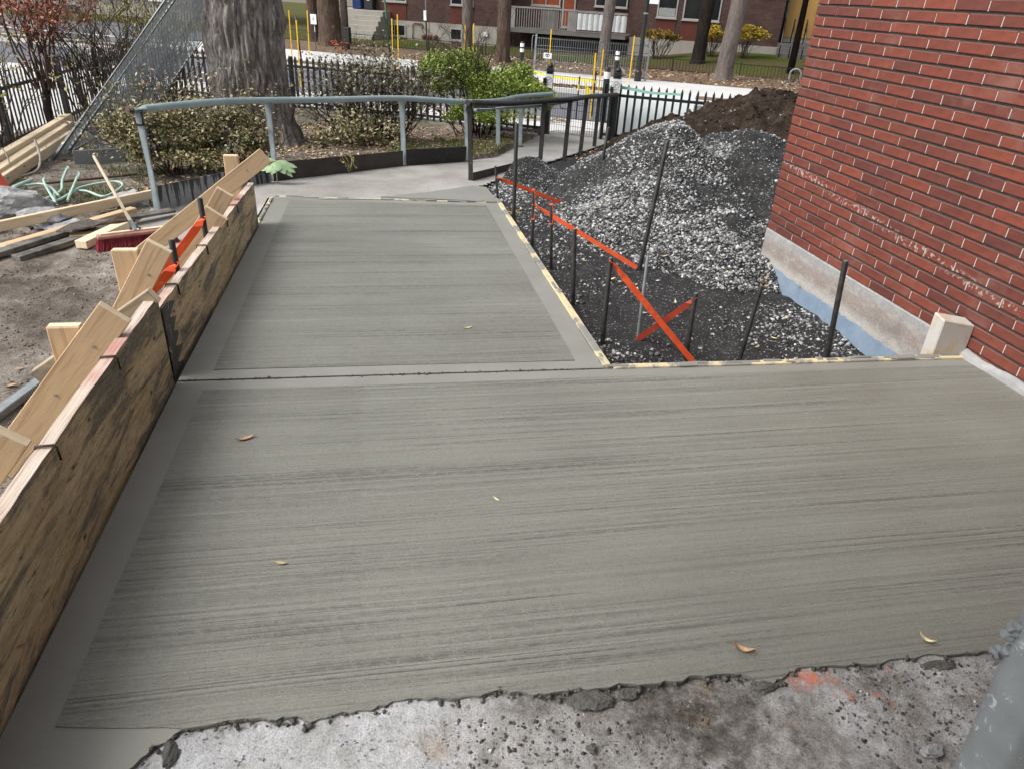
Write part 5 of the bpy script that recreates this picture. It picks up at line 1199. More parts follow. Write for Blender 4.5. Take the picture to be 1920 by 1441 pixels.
# a trailing sprig on the long kerb plate
sp = thing('dry_sprig', 'dry sprig hanging over the long dark kerb plate', 'sprig', (-.35, 8.05, -.02)); mb = MB(); P_ = []
for i in range(6):
    q = Vector((-.36 + rnd.uniform(-.06, .06), 8.06, .0)); path = [q]; 
    for k in range(4): q = q + Vector((rnd.uniform(-.01, .05), rnd.uniform(-.03, -.005), rnd.uniform(-.055, -.01))); path.append(q); P_.append(q)
    mb.tube(path, .003, 4, False)
mb.build('stems', M['leaf_lime'], sp); leaves_at('leaves', P_, 2, .012, .022, 'leaf_lime', sp)
# leaf litter and tufts of grass in the bed and yard
def on_soil(n, x0, x1, y0, y1, cond): 
    x = rng.uniform(x0, x1, n); y = rng.uniform(y0, y1, n); k = cond(x, y) & ~inpoly(x, y, PATH) & (tcoord(x, y) < -.5) & ~((x > -1.0) & (y < 7.3)) & ~((x > 1.0) & ((x - 1.0) * 1.75 + 7.6 > y)); x, y = x[k], y[k]
    return np.stack([x, y, soil_z(x, y) + .008], 1)
P_ = np.vstack([on_soil(15000, -2.4, 2.8, 7.0, 12.4, lambda x, y: (fbm(x * 1.2, y * 1.2, 101, 3) > -.38)), on_soil(5200, -4.4, -1.3, 6.6, 14, lambda x, y: (fbm(x * 1.4, y * 1.4, 103, 3) > .02)), on_soil(500, -3.6, -1.2, 3, 6.6, lambda x, y: fbm(x * 2, y * 2, 105, 3) > .1)])
tag(scatter('leaf_litter', LEAF_V, LEAF_F, P_, rng.uniform(.022, .06, len(P_)), M['litter'], None, tilt=.35), 'fallen brown leaves covering the planting bed and yard', 'leaf litter', kind='stuff')
n = 900; x = rng.uniform(2.6, 3.6, n); y = rng.uniform(9.0, 11.2, n); k = (~inpoly(x, y, PATH)) & (tcoord(x, y) < -.6) & (np.abs((x - 2.55) * 1.75 + 9.55 - y) < .55); x, y = x[k], y[k]; P2 = np.stack([x, y, np.maximum(surf(x, y), earth_z(x, y)) + .01], 1)
tag(scatter('leaf_litter', LEAF_V, LEAF_F, P2, rng.uniform(.025, .055, len(P2)), M['litter'], None, tilt=.4), 'fallen leaves along the right edge of the path by the gate', 'leaf litter', kind='stuff')
BL_V = [(-.06, 0, 0), (.06, 0, 0), (.03, .1, .6), (0, .3, 1)]; BL_F = [(0, 1, 2), (0, 2, 3)]
P_ = on_soil(9000, .1, 2.3, 8.6, 11.2, lambda x, y: fbm(x * 1.6, y * 1.6, 111, 3) > -.02)
P3 = on_soil(5200, -3.9, -2.0, 6.8, 9.8, lambda x, y: fbm(x * 1.6, y * 1.6, 113, 3) > .12)
P_ = np.vstack([P_, P3]); tag(scatter('grass_tufts', BL_V, BL_F, P_, rng.uniform(.025, .065, len(P_)), M['grass'], None, tilt=.5), 'thin short grass growing through the leaf litter', 'grass', kind='stuff')
# soil crumbs on the bare yard
P_ = on_soil(9000, -4.2, -1.05, 1.2, 8.5, lambda x, y: fbm(x * 1.5, y * 1.5, 121, 3) > -.15); tag(scatter('soil_crumbs', OCT_V, OCT_F, P_ - np.array([0, 0, .004]), rng.uniform(.003, .012, len(P_)), M['crumb'], None, tilt=.5, aniso=.3), 'small crumbs and stones on the bare yard soil', 'soil', kind='stuff')

# ------------------------------------------------------------------ STREET FURNITURE BEYOND THE FENCE
def fz(s, t): p = S(s, t); return float(far_z(np.array(p.x), np.array(p.y))) if t > 10.3 else (-.455 if t > 7.35 else -.47)
def ystake(s, t, z0, z1, label, lean=.02, r=.017):
    a = S(s, t, z0); b = S(s + lean, t, z1); mb = MB(); mb.tube([a, b], r, 8); tag(mb.build('yellow_stake', M['yellow'], None, True, angle=.6), label, 'stake', 'yellow marker stakes along the street')
ystake(-.75, 2.5, -.58, .64, 'yellow marker stake nearest the gate, left of the black bollard', -.02)
ystake(-1.37, 6.38, -.5, .49, 'shorter yellow marker stake seen just right of the nearest one', .02)
ystake(-1.03, 9.0, -.48, .73, 'yellow marker stake leaning over the right end of the grey barrier', 0)
y8 = (-2.73, 6.55); ystake(y8[0], y8[1], -.5, .84, 'yellow marker stake carrying a small white sign at the barrier left end', 0)
ystake(-5.16, 7, -.5, .78, 'left yellow stake of the pair above the green shrub', 0); ystake(-4.93, 7, -.5, .83, 'right yellow stake of the pair above the green shrub', 0)
ystake(-7.26, 7, -.5, .81, 'yellow marker stake in front of the left basement window', 0); ystake(-7.0, 6.8, -.5, .92, 'taller yellow stake beside the one at the basement window', 0)
ystake(-10.42, 7, -.5, .83, 'yellow marker stake right beside the big trunk', .03); ystake(-7.67, 3.0, -.58, .80, 'yellow marker stake in the gap between trunk and bare shrub', .02); ystake(-11.08, 9, -.5, .78, 'yellow marker stake before the far stair railing', .04)
c = S(-2.76, 6.5, .245); sd = Vector((SD[0], SD[1], 0)); nn = Vector((-TD[0], -TD[1], 0)); up = Vector((0, 0, 1))
t = thing('small_sign', 'small white sign with a black mark on a yellow stake', 'sign', tuple(c)); mb = MB(); mb.frame_box(c + nn * .03, sd, up, nn, .21, .13, .006); mb.build('sign_panel', M['white'], t)
mb = MB(); k = c + nn * .036; mb.tube([k + (sd * math.cos(q) * .05 + up * math.sin(q) * .035) for q in [PI * i / 12 for i in range(13)]], .008, 5); mb.beam(k - sd * .03 - up * .02, k + sd * .03 - up * .02, .014, .004, nn); mb.beam(k - up * .03, k + up * .02, .014, .004, nn); mb.build('black_mark', M['black'], t)
def bollard(s, t, z0, z1, label, bands, r=.055, base=False):
    p = S(s, t, z0); b = thing('bollard', label, 'bollard', tuple(p), 'black and white bollards'); h = z1 - z0
    mb = MB(); prof = [(r * 1.9, 0), (r * 1.7, .03), (r * 1.05, .06)] if base else [(r, 0)]; mb.lathe(prof + [(r, .08), (r, h * .6), (r, h - .02), (r * .8, h)], 16, p); mb.build('bollard_tube', M['black_paint'], b, True, angle=.6)
    for (f0, f1) in bands: m2 = MB(); m2.lathe([(r * 1.04, h * f0), (r * 1.04, h * f1)], 16, p); m2.build('white_band', M['white'], b, True, angle=.6)
bollard(-4.18, 9.0, -.46, .38, 'black bollard with two white bands left of the grey barrier', ((.68, .79), (.84, .95)), .055)
bollard(-1.43, 9.0, -.46, .36, 'black bollard with two white bands behind the grey barrier', ((.68, .79), (.84, .95)), .055)
bollard(-.44, 2.16, -.57, .44, 'tall near bollard with one white band beside the gate', ((.80, .92),), .06, True)
for i, (s_, t_, zz, lab) in enumerate(((-1.0, 2.3, .22, 'thin black post wound with yellow tape, left of the pair'), (-.80, 2.9, .29, 'thin black post tied with yellow tape, right of the pair'))):
    t = thing('tape_post', lab, 'post', tuple(S(s_, t_, -.57)), 'tape posts by the gate'); mb = MB(); mb.tube([S(s_, t_, -.57), S(s_, t_, zz)], .016, 8); mb.build('shaft', M['black_paint'], t, True, angle=.6)
    mb = MB(); mb.lathe([(.02, 0), (.022, .12)] if i == 0 else [(.022, 0), (.024, .04)], 8, S(s_, t_, zz - (.26 if i == 0 else .22))); mb.build('tape_wrap', M['tape'], t)
a = S(-.80, 2.9, .09); b = S(-2.6, 3.9, .10); mb = MB(); pr = [a + (b - a) * (i / 16) - Vector((0, 0, .05 * math.sin(PI * i / 16))) for i in range(17)]
mb.poly3([tuple(p) for p in pr] + [tuple(p + Vector((0, 0, .045))) for p in reversed(pr)], .003, nn); tag(mb.build('caution_tape', M['tape']), 'yellow caution tape stretched across the street opening', 'tape')
mb = MB(); q = S(-.93, 2.5, .12); mb.poly3([tuple(q), tuple(q + sd * .05 - up * .25), tuple(q + sd * .15 - up * .34), tuple(q + sd * .11 - up * .12)], .003, nn); tag(mb.build('caution_tape', M['tape']), 'loose yellow tape end hanging between the two tape posts', 'tape')
# grey welded barrier
bar = thing('barrier', 'grey welded wire barrier panel standing across the far pavement', 'barrier', tuple(S(-4.0, 9.8, -.46)))
for nm, s_ in (('barrier_post', -4.02), ('barrier_post', -.70)): mb = MB(); mb.tube([S(s_, 9.8, -.46), S(s_ + .02, 9.8, .56)], .032, 10); mb.build(nm, M['galv_clean'], bar, True, angle=.6)
for z in (.46, .27, .17, .05, -.16, -.36): mb = MB(); mb.tube([S(-4.0, 9.8, z), S(-.72, 9.8, z - .0)], .010, 6); mb.build('barrier_rail', M['galv_clean'], bar, True)
mb = MB()
for i in range(48): mb.beam(S(-3.98 + i * .0685, 9.8, -.4), S(-3.98 + i * .0685, 9.8, .50), .009, .009)
tag(mb.build('barrier_wires', M['galv_clean'], bar), kind='stuff')
mb = MB(); mb.tube([S(-4.02, 9.8, .52), S(-4.10, 9.8, .52), S(-4.12, 9.8, .46), S(-4.12, 9.8, .1)], .014, 8); mb.build('coupling', M['galv_clean'], bar, True)
lpz = thing('lamp_post', 'slim black lamp post behind the right end of the barrier', 'lamp post', tuple(S(-.89, 9.65, -.46))); mb = MB(); mb.lathe([(.10, 0), (.10, .25), (.062, .30), (.058, 2.2), (.045, 5.2)], 14, S(-.89, 9.65, -.46)); mb.build('pole', M['black_paint'], lpz, True, angle=.6); mb = MB(); mb.lathe([(.064, 0), (.066, .02), (.064, .04)], 12, S(-.89, 9.65, 1.25)); mb.build('collar', M['galv_clean'], lpz)
mb = MB(); mb.tube([S(-.89, 9.65, 4.7), S(-.5, 9.4, 5.0), S(.1, 9.2, 5.0)], .03, 8); mb.build('arm', M['black_paint'], lpz, True); mb = MB(); mb.frame_box(S(.3, 9.1, 4.97), sd, nn, up, .5, .2, .1); mb.build('lamp_head', M['black_paint'], lpz, bevel=.02)
t = thing('sign_plate', 'small white number plate above the black lamp post arm', 'sign', tuple(S(-.70, 9.6, 1.52))); mb = MB(); mb.frame_box(S(-.70, 9.58, 1.58), sd, up, nn, .24, .14, .008); mb.build('plate', M['white'], t)
# sign posts and green pole on the left half
t = thing('street_sign', 'dark post with a narrow white sign before the brown brick wall', 'sign', tuple(S(-7.13, 9, -.46))); mb = MB(); mb.tube([S(-7.10, 9, -.46), S(-7.16, 9, 1.9)], .028, 8); mb.build('post', M['black_paint'], t, True); mb = MB(); mb.frame_box(S(-7.15, 8.96, .87), up, sd, nn, .26, .085, .008); mb.build('sign_panel', M['white'], t)
t = thing('green_pole', 'slanting green steel pole before the left basement window', 'pole', tuple(S(-8.34, 9, -.46))); mb = MB(); mb.tube([S(-8.30, 9, -.46), S(-8.50, 9, 1.9)], .045, 8); mb.build('tube', simple('green_steel', (.015, .06, .035), (.025, .09, .05), 4, .5, 0), t, True)
t = thing('white_sign', 'small rounded white sign in front of the far trunks', 'sign', tuple(S(-12.03, 11, -.4))); mb = MB(); mb.tube([S(-12.03, 11, -.45), S(-12.03, 11, .6)], .02, 8); mb.build('post', M['galv_clean'], t, True); mb = MB(); mb.frame_box(S(-12.03, 10.96, .46), up, sd, nn, .30, .22, .008); mb.build('sign_panel', M['white'], t, bevel=.003)
mb = MB(); k = S(-12.03, 10.95, .47); mb.beam(k - sd * .05, k + sd * .05, .02, .003, nn); mb.beam(k - up * .05, k + up * .07, .02, .003, nn); mb.build('mark', M['redprint'], t)
t = thing('street_sign', 'thin black post standing just right of the big trunk', 'post', tuple(S(-9.9, 6.5, -.46))); mb = MB(); mb.tube([S(-9.86, 6.6, -.46), S(-9.95, 6.6, .75)], .03, 8); mb.build('post', M['black_paint'], t, True)
# low fence on the far side, each bar group by bay
lf = thing('low_fence', 'low black railing along the far verge', 'fence', tuple(S(-14, 14, -.45)))
for z in (.36, .02): mb = MB(); mb.beam(S(-16, 14, -.44 + z), S(9, 14, -.44 + z), .03, .02); mb.build('rail', M['black_paint'], lf)
mb = MB(); me = None
for i in range(230): q = S(-16 + i * .1085, 14, 0); mb.beam(q + up * -.44, q + up * -.08, .010, .010)
tag(mb.build('bars', M['black_paint'], lf), kind='stuff')
for i in range(12): mb = MB(); mb.frame_box(S(-15.8 + i * 2.2, 14, -.26), up, sd, nn, .46, .035, .035); mb.build('post', M['black_paint'], lf)
t = thing('bike_hoop', 'grey steel bicycle hoop beside the brick wall corner', 'bike rack', tuple(S(3.45, 13, -.43))); mb = MB(); mb.tube([S(3.31, 13, -.5), S(3.31, 13, -.17)] + [S(3.47 - .16 * math.cos(PI * i / 10), 13, -.17 + .14 * math.sin(PI * i / 10)) for i in range(1, 10)] + [S(3.63, 13, -.17), S(3.63, 13, -.5)], .028, 10); mb.build('hoop', M['galv_clean'], t, True)
# far trees
def ftree(name, label, s, t, r, mat, lean=(0, 0), seed=1, h=6.0, crown=None, flare=.4):
    p = S(s, t); return trunk(name, label, p.x, p.y, fz(s, t) - .05, r, h, mat, lean, flare, 36, 60, r * .10, seed, True, .15, 'trees across the street')
ftree('street_tree', 'broad brown trunk across the street left of the stairs', -12.6, 13, .40, 'bark_brown', (-.02, 0), 11)
ftree('street_tree', 'darker slender trunk just left of the broad brown one', -13.9, 14, .21, 'bark_brown', (0, 0), 12)
ftree('street_tree', 'grey trunk in front of the red panel window', -7.36, 13, .185, 'bark_grey', (.005, 0), 13)
ftree('street_tree', 'brown trunk left of the balcony', -5.72, 12, .225, 'bark_brown', (0, 0), 14)
ftree('street_tree', 'grey spotted trunk in front of the balcony', -2.6, 13, .185, 'bark_grey', (.04, 0), 15)
ftree('street_tree', 'blackish leaning trunk on the far lawn', .25, 16, .23, 'bark_dark', (.03, 0), 16)
ftree('street_tree', 'grey brown leaning trunk on the far verge in front of the yellow hedge', 1.33, 12.3, .26, 'bark_grey', (.05, -.02), 17, flare=.6)
up_ = thing('utility_pole', 'pale weathered utility pole beside the far stairs', 'pole', tuple(S(-11.45, 12, -.45))); mb = MB(); mb.tube([S(-11.45, 12, -.5), S(-11.5, 12, 6.5)], [.14, .11], 12); mb.build('pole_shaft', M['bark_grey'], up_, True); mb = MB(); mb.beam(S(-12.2, 12, 5.9), S(-10.7, 12, 5.9), .09, .09); mb.build('crossarm', M['bark_grey'], up_); mb = MB(); mb.frame_box(S(-11.30, 11.85, .0), up, sd, nn, .5, .22, .18); mb.build('meter_box', M['black_paint'], up_, bevel=.01)
ot = S(-10.75, 10.2, -.40); t = thing('orange_netting', 'crumpled orange netting on the ground before the far trunk', 'netting', tuple(ot)); mb = MB()
for i in range(14): q = ot + sd * rnd.uniform(-.25, .25) + up * rnd.uniform(.0, .3) + Vector((TD[0], TD[1], 0)) * rnd.uniform(-.1, .1); mb.beam(q, q + sd * rnd.uniform(.05, .14) + up * rnd.uniform(-.05, .06), .05, .008)
mb.build('net', M['orange'], t, jitter=.01)
def fshrub(name, label, s, t, rad, zc, mat, n, seed, group=None, stems=12):
    p = S(s, t); z0 = fz(s, t); th = thing(name, label, 'shrub', (p.x, p.y, z0), group); mb = MB(); branch_set(mb, (p.x, p.y, z0 - .05), stems, (rad[0] * .5, rad[1] * .5), (zc - z0) * 1.3, .018, seed, 2, .9, .12); tag(mb.build('stems', M['twig'], th), kind='stuff')
    leaves_at('leaves', list(blob_pts((p.x, p.y, zc), rad, n, seed, 12, .36, .6)), 1, .02, .075, mat, th)
fshrub('gold_shrub', 'golden brown shrub with bare stems by the far foundation', -1.35, 17.6, (.75, .6, .36), .42, 'leaf_gold', 2600, 61, stems=16)
fshrub('yellow_hedge', 'bright yellow hedge left part behind the leaning trunk', .55, 17.6, (.62, .5, .42), .62, 'leaf_yellow', 2600, 62, 'yellow hedge bushes')
fshrub('yellow_hedge', 'bright yellow hedge right part behind the leaning trunk', 1.75, 17.5, (.85, .5, .42), .66, 'leaf_yellow', 3800, 63, 'yellow hedge bushes')
p = S(2.6, 14.5); t = thing('dark_conifer', 'dark conifer bough hanging in front of the far entrance', 'tree', (p.x, p.y, -.4), None); mb = MB(); mb.tube([S(3.4, 15.2, -.4), S(3.4, 15.2, 5.0)], [.12, .05], 8); mb.build('trunk', M['bark_dark'], t, True)
leaves_at('needles', list(np.vstack([blob_pts(tuple(S(2.55, 14.6, 1.95)), (.85, .7, .45), 3600, 64, 10, .4, .6), blob_pts(tuple(S(3.3, 15.2, 3.2)), (1.2, 1.2, 1.2), 3000, 65, 10, .4, .6)])), 1, .03, .075, 'leaf_needle', t)
# mulch leaves on the far verge
n = 2600; ss = rng.uniform(-9, 5, n); tt = rng.uniform(10.4, 14, n); X = SO[0] + SD[0] * ss + TD[0] * tt; Y = SO[1] + SD[1] * ss + TD[1] * tt
tag(scatter('verge_leaves', LEAF_V, LEAF_F, np.stack([X, Y, far_z(X, Y) + .02], 1), rng.uniform(.06, .13, n), M['litter'], None, tilt=.3), 'fallen leaves on the far verge', 'leaf litter', kind='stuff')
n = 900; ss = rng.uniform(-6, 1, n); tt = rng.uniform(6.5, 7.3, n); X = SO[0] + SD[0] * ss + TD[0] * tt; Y = SO[1] + SD[1] * ss + TD[1] * tt
tag(scatter('strip_leaves', LEAF_V, LEAF_F, np.stack([X, Y, 0 * X - .45], 1), rng.uniform(.05, .11, n), M['litter'], None, tilt=.3), 'fallen leaves on the planting strip beyond the road', 'leaf litter', kind='stuff')
n = 700; ss = rng.uniform(-3.5, -.9, n); tt = rng.uniform(.9, 1.35, n); X = SO[0] + SD[0] * ss + TD[0] * tt; Y = SO[1] + SD[1] * ss + TD[1] * tt
tag(scatter('kerb_leaves', LEAF_V, LEAF_F, np.stack([X, Y, 0 * X - .445], 1), rng.uniform(.04, .08, n), M['litter'], None, tilt=.3), 'brown leaves drifted along the near kerb beyond the gate', 'leaf litter', kind='stuff')

# ------------------------------------------------------------------ APARTMENT BUILDING ACROSS THE STREET
AB = thing('apartment_building', 'dark brown brick apartment building across the street', 'building', tuple(S(0, 19, 0)))
AB.rotation_euler = (0, 0, math.atan2(SD[1], SD[0])); ORG[AB.name] = (0, 0, 0)
def fbox(name, mat, x0, x1, y0, y1, z0, z1, par=None, bevel=0):
    mb = MB(); mb.box(x0, x1, y0, y1, z0, z1); o = mb.build(name, M[mat], par or AB, bevel=bevel); return o
fbox('wall', 'farbrick', -13.98, -8.24, 0, 8, .28, 6); fbox('wall', 'farbrick', -8.24, -2.7, 1.3, 8, -.5, 6); fbox('wall', 'farbrick', -2.7, 2.9, .02, 8, .28, 6); fbox('wall', 'farbrick', 2.9, 9, .7, 8, .2, 6)
fbox('foundation', 'farconc', -13.95, -8.20, -.05, 7.9, -.7, .277); fbox('foundation', 'farconc', -2.72, 2.95, -.04, 7.9, -.7, .277); fbox('foundation', 'farconc', 2.95, 9, .65, 7.9, -.7, .197)
fbox('roof', 'farconc_dark', -14.2, 9.2, -.3, 8.2, 6.002, 6.2)
def panel(x0, x1, z0, z1, y=-.02): return fbox('red_panel', 'farred', x0, x1, y, y + .05, z0, z1)
def window(x0, x1, z0, z1, y=-.03, glass='glass', split=True, label=None):
    f = MB(); w = .05
    for (a0, a1, b0, b1) in ((x0, x1, z0, z0 + w), (x0, x1, z1 - w, z1), (x0, x0 + w, z0 + w, z1 - w), (x1 - w, x1, z0 + w, z1 - w)): f.box(a0, a1, y, y + .07, b0, b1)
    if split: f.box((x0 + x1) / 2 - .02, (x0 + x1) / 2 + .02, y + .002, y + .066, z0 + w, z1 - w)
    o = f.build('window', M['frame'], AB); m = MB(); m.box(x0 + w, x1 - w, y + .015, y + .025, z0 + w, z1 - w); m.build('pane', M[glass], o)
    m = MB(); m.box(x0 - .03, x1 + .03, y - .05, y + .02, z0 - .04, z0 - .002); m.build('sill', M['farconc'], o); return o
panel(-13.43, -12.36, .285, .93); panel(-10.34, -9.33, .285, .95); panel(-1.77, -1.0, .285, .98, 0); panel(-.78, .62, .285, .96, 0)
window(-13.43, -12.36, .97, 2.3); window(-10.34, -9.33, .99, 2.3); window(-1.77, -1.0, 1.02, 2.3, -.01, 'glass', False); window(-.78, .62, 1.0, 2.3, -.01)
o = MB(); o.box(-1.70, -1.07, -.012, -.004, 1.08, 1.36); o.build('blind', M['blind'], AB)
for (x0, x1) in ((-13.43, -12.38), (-10.33, -9.31)): window(x0, x1, -.34, .13, -.085)
window(-7.2, -5.95, 1.15, 2.3, 1.24, 'curtain'); window(-5.85, -5.3, .4, 2.4, 1.24, 'curtain', False); window(-4.5, -3.15, 1.25, 2.3, 1.24)
fbox('vent', 'white', -8.83, -8.63, -.14, -.055, -.10, .06)
for i in range(3):
    m = MB(); m.lathe([(.0, 0), (.10, .0), (.10, .06), (.05, .10)], 14, (0, 0, 0)); o = m.build('gas_meter', simple('meter_red' + str(i), (.10, .025, .018), (.14, .04, .03), 4, .6, 0), AB); o.location = (-11.5 + i * .27, -.10, -.28); o.rotation_euler = (PI / 2, 0, 0)
m = MB(); m.tube([(-12.05, -.09, -.4), (-12.05, -.09, .15), (-11.95, -.09, .2), (-11.6, -.09, .2), (-11.6, -.09, 0)], .022, 6); m.build('gas_pipe', M['rusty'], AB, True)
# balcony
bl = fbox('balcony', 'farconc_dark', -7.66, -2.82, -.45, 1.3, .17, .31)
def bsub(name, mat, *a): m = MB(); m.box(*a); return m.build(name, M[mat], bl)
bsub('hand_rail', 'railmetal', -7.66, -4.80, -.45, -.40, 1.05, 1.11); bsub('hand_rail', 'railmetal', -4.80, -2.82, -.45, -.40, 1.02, 1.09); bsub('side_screen', 'railmetal', -7.66, -7.40, -.43, -.40, .33, 1.04); bsub('solid_panel', 'farconc_dark', -6.25, -5.62, -.43, -.405, .34, 1.03); bsub('solid_panel', 'railmetal', -5.2, -4.82, -.43, -.405, .34, 1.03)
for i in range(26): bsub('baluster', 'railmetal', -7.4 + i * .1, -7.375 + i * .1, -.43, -.405, .33, 1.05)
for i in range(9): # wavy white sheets tied to the rail
    m = MB(); x0 = -4.78 + i * .218; prof = []
    for k in range(9): f = k / 8; prof.append((x0 + f * .212, -.47 - .035 * math.sin(PI * f)))
    for k in range(8): m.v += [Vector((prof[k][0], prof[k][1], .42)), Vector((prof[k + 1][0], prof[k + 1][1], .42)), Vector((prof[k + 1][0], prof[k + 1][1], .98 + .02 * math.sin(PI * (k + 1) / 8))), Vector((prof[k][0], prof[k][1], .98 + .02 * math.sin(PI * k / 8)))]; b_ = len(m.v) - 4; m.face((b_, b_ + 1, b_ + 2, b_ + 3))
    m.build('white_sheet', M['whitepanel'], bl)
# right-hand entrance
dr = MB(); dr.box(3.0, 4.6, .60, .68, .45, 2.8); d_ = dr.build('entrance', M['farconc'], AB)
for (x0, x1) in ((3.06, 3.50), (3.62, 4.06), (4.14, 4.5)): m = MB(); m.box(x0, x1, .56, .598, .62, 2.6); m.build('door_leaf', M['oak'], d_)
for i in range(4): fbox('step', 'farconc_dark', 2.9, 5.0, -.9 + i * .3, .6, -.2 + i * .16 - .1, -.05 + i * .16)
for x in (3.0, 3.35, 3.8):
    m = MB(); m.tube([(x, -.7, -.1), (x, -.7, .75), (x, .4, 1.25), (x, .4, .4)], .022, 6); m.build('stair_rail', M['black_paint'], AB, True)
# stairs, landing and bins at the left end
st = thing('entry_stairs', 'grey concrete steps at the left end of the brown building', 'stairs', tuple(S(-13.6, 17.6, -.5))); 
for i in range(6): m = MB(); q = S(-13.75, 17.3 + i * .22, -.5 + (i + 1) * .09); m.frame_box(q, sd, nn, up, 1.25, .22, .18 * (i + 1)); m.build('step', M['farconc'], st, bevel=.008)
m = MB(); m.frame_box(S(-14.4, 19.6, .05), sd, nn, up, 2.6, 2.2, 1.1); m.build('landing', M['farconc'], st)
for i, (s_, mt) in enumerate(((-14.55, 'bin'), (-14.0, 'black_paint'))):
    bn = thing('wheelie_bin', ['blue wheeled bin at the top of the far stairs', 'dark wheeled bin beside the blue one on the far stairs'][i], 'bin', tuple(S(s_, 18.9, .61))); m = MB(); q = S(s_, 18.9, .9)
    m.frame_box(q, up, sd, nn, .58, .42, .42); m.build('bin_body', M[mt], bn, bevel=.03); m = MB(); m.frame_box(q + up * .32, sd, nn, up, .46, .48, .05); m.build('lid', M[mt], bn, bevel=.015); m = MB(); m.frame_box(q + nn * .213 + up * .08, sd, up, nn, .12, .05, .004); m.build('label', M['white'], bn)
# house and parked car at the far left
HS = thing('far_house', 'grey house with white porch at the far left beyond the crossing', 'house', tuple(S(-33, 19, -.5))); 
def hb(name, mat, s0, s1, t0, t1, z0, z1): m = MB(); m.frame_box((S(s0, t0, z0) + S(s1, t1, z1)) / 2, sd, -nn, up, s1 - s0, t1 - t0, z1 - z0); return m.build(name, M[mat], HS)
hb('wall', 'grey_house', -46, -24, 20, 27, -.6, 6); hb('roof', 'farconc_dark', -46.5, -23.5, 19.6, 27.5, 6.01, 6.3); hb('porch_floor', 'farconc', -36, -31, 18.4, 19.99, -.6, -.1)
for s_ in (-35.8, -34.2, -32.6, -31.2): hb('porch_post', 'white', s_, s_ + .18, 18.45, 18.63, -.099, 2.3)
for s_ in (-44, -41, -38, -29, -26.5): w_ = hb('window', 'white', s_, s_ + 1.3, 19.93, 19.99, .3, 1.8); m = MB(); m.frame_box(S(s_ + .65, 19.92, 1.05), sd, -nn, up, 1.1, .02, 1.3); m.build('pane', M['glass'], w_)
hb('basement_wall', 'farconc', -46, -24, 19.95, 20.0, -.6, .0)
cr = thing('parked_car', 'white car parked at the far left beyond the road', 'car', tuple(S(-37.5, 15.5, -.5)))
prof = [(-2.1, .3), (-2.1, .75), (-1.6, .85), (-1.0, 1.35), (.6, 1.38), (1.3, .95), (2.05, .85), (2.1, .3)]
m = MB(); m.poly3([tuple(S(-37.5 + x, 14.7, -.5 + z)) for x, z in prof], 1.65, (TD[0], TD[1], 0)); m.build('body', M['car_white'], cr, bevel=.06)
m = MB(); m.poly3([tuple(S(-37.5 + x, 14.68, -.5 + z)) for x, z in ((-1.4, .9), (-.95, 1.28), (.55, 1.3), (1.1, .92))], .015, (TD[0], TD[1], 0)); m.build('side_window', M['glass'], cr)
for x in (-1.35, 1.35):
    for ty in (14.68, 16.2): m = MB(); c = S(-37.5 + x, ty, -.19); m.tube([c, c - nn * .2], .31, 18); wh = m.build('wheel', M['rubber'], cr, True, angle=.6); m = MB(); m.tube([c + nn * .004, c - nn * .02], .18, 14); m.build('rim', M['galv_clean'], wh)
m = MB(); m.tube([S(-29.5, 13, -.5), S(-29.5, 13, 5)], .11, 10); tag(m.build('lamp_pole', M['galv_clean'], None, True), 'pale grey pole on the far left pavement', 'pole')
tag(slabst('far_road', M['asphalt'], -60, -16.5, 7.5, 15.2, -.8, -.44), kind='structure')
slabst('far_kerb', M['sidewalk'], -60, -16.5, 9.2, 9.5, -.8, -.435)

# ------------------------------------------------------------------ SMALL THINGS ON THE SLABS
def fallen(x, y, z, L, an, label, mat='fallen', curl=.3):
    t = []; mb = MB(); d = Vector((math.cos(an), math.sin(an), 0)); sd_ = Vector((-math.sin(an), math.cos(an), 0)); c = Vector((x, y, z))
    n = 8; w = L * .3
    rows = []
    for i in range(n + 1):
        f = i / n; ww = w * math.sin(PI * min(max(f, .03), .97)) ** .8; zz = .35 * L * curl * (2 * f - 1) ** 2; k0 = len(mb.v)
        mb.v += [c + d * (f - .5) * L + sd_ * ww / 2 + Vector((0, 0, zz + .22 * L * curl + .002)), c + d * (f - .5) * L + Vector((0, 0, zz + .002)), c + d * (f - .5) * L - sd_ * ww / 2 + Vector((0, 0, zz + .25 * L * curl + .002))]
        if i: p0 = rows[-1]; mb.face((p0, p0 + 1, k0 + 1, k0)); mb.face((p0 + 1, p0 + 2, k0 + 2, k0 + 1))
        rows.append(k0)
    return tag(mb.build('fallen_leaf', M[mat], None, True), label, 'leaf', 'single leaves on the fresh concrete')
fallen(-.56, 2.51, 0, .075, .35, 'tan leaf on the left part of the landing near the joint', 'fallen_brown')
fallen(.37, 2.03, 0, .03, 2.2, 'tiny yellow leaf near the middle of the landing'); fallen(-.35, 1.78, 0, .045, -.3, 'small curled yellow leaf on the lower left of the landing')
fallen(.96, 1.275, 0, .062, -.6, 'curled brown leaf near the broken front edge of the landing', 'fallen_brown', .8); fallen(1.52, 1.24, 0, .045, -1.0, 'rolled yellow leaf near the grey post', 'fallen', 1.0)
fallen(.44, 3.55, -.018, .05, .2, 'pale leaf on the near part of the ramp')
for i, (x, y, z) in enumerate(((2.118, 3.535, .245), (2.105, 3.53, .225), (2.125, 3.53, .20))):
    o = fallen(x, y, z, .055, .5 + i * 1.3, 'pale leaves caught on the leaning black stake', 'fallen', .8); o['group'] = 'leaves caught on the stake'
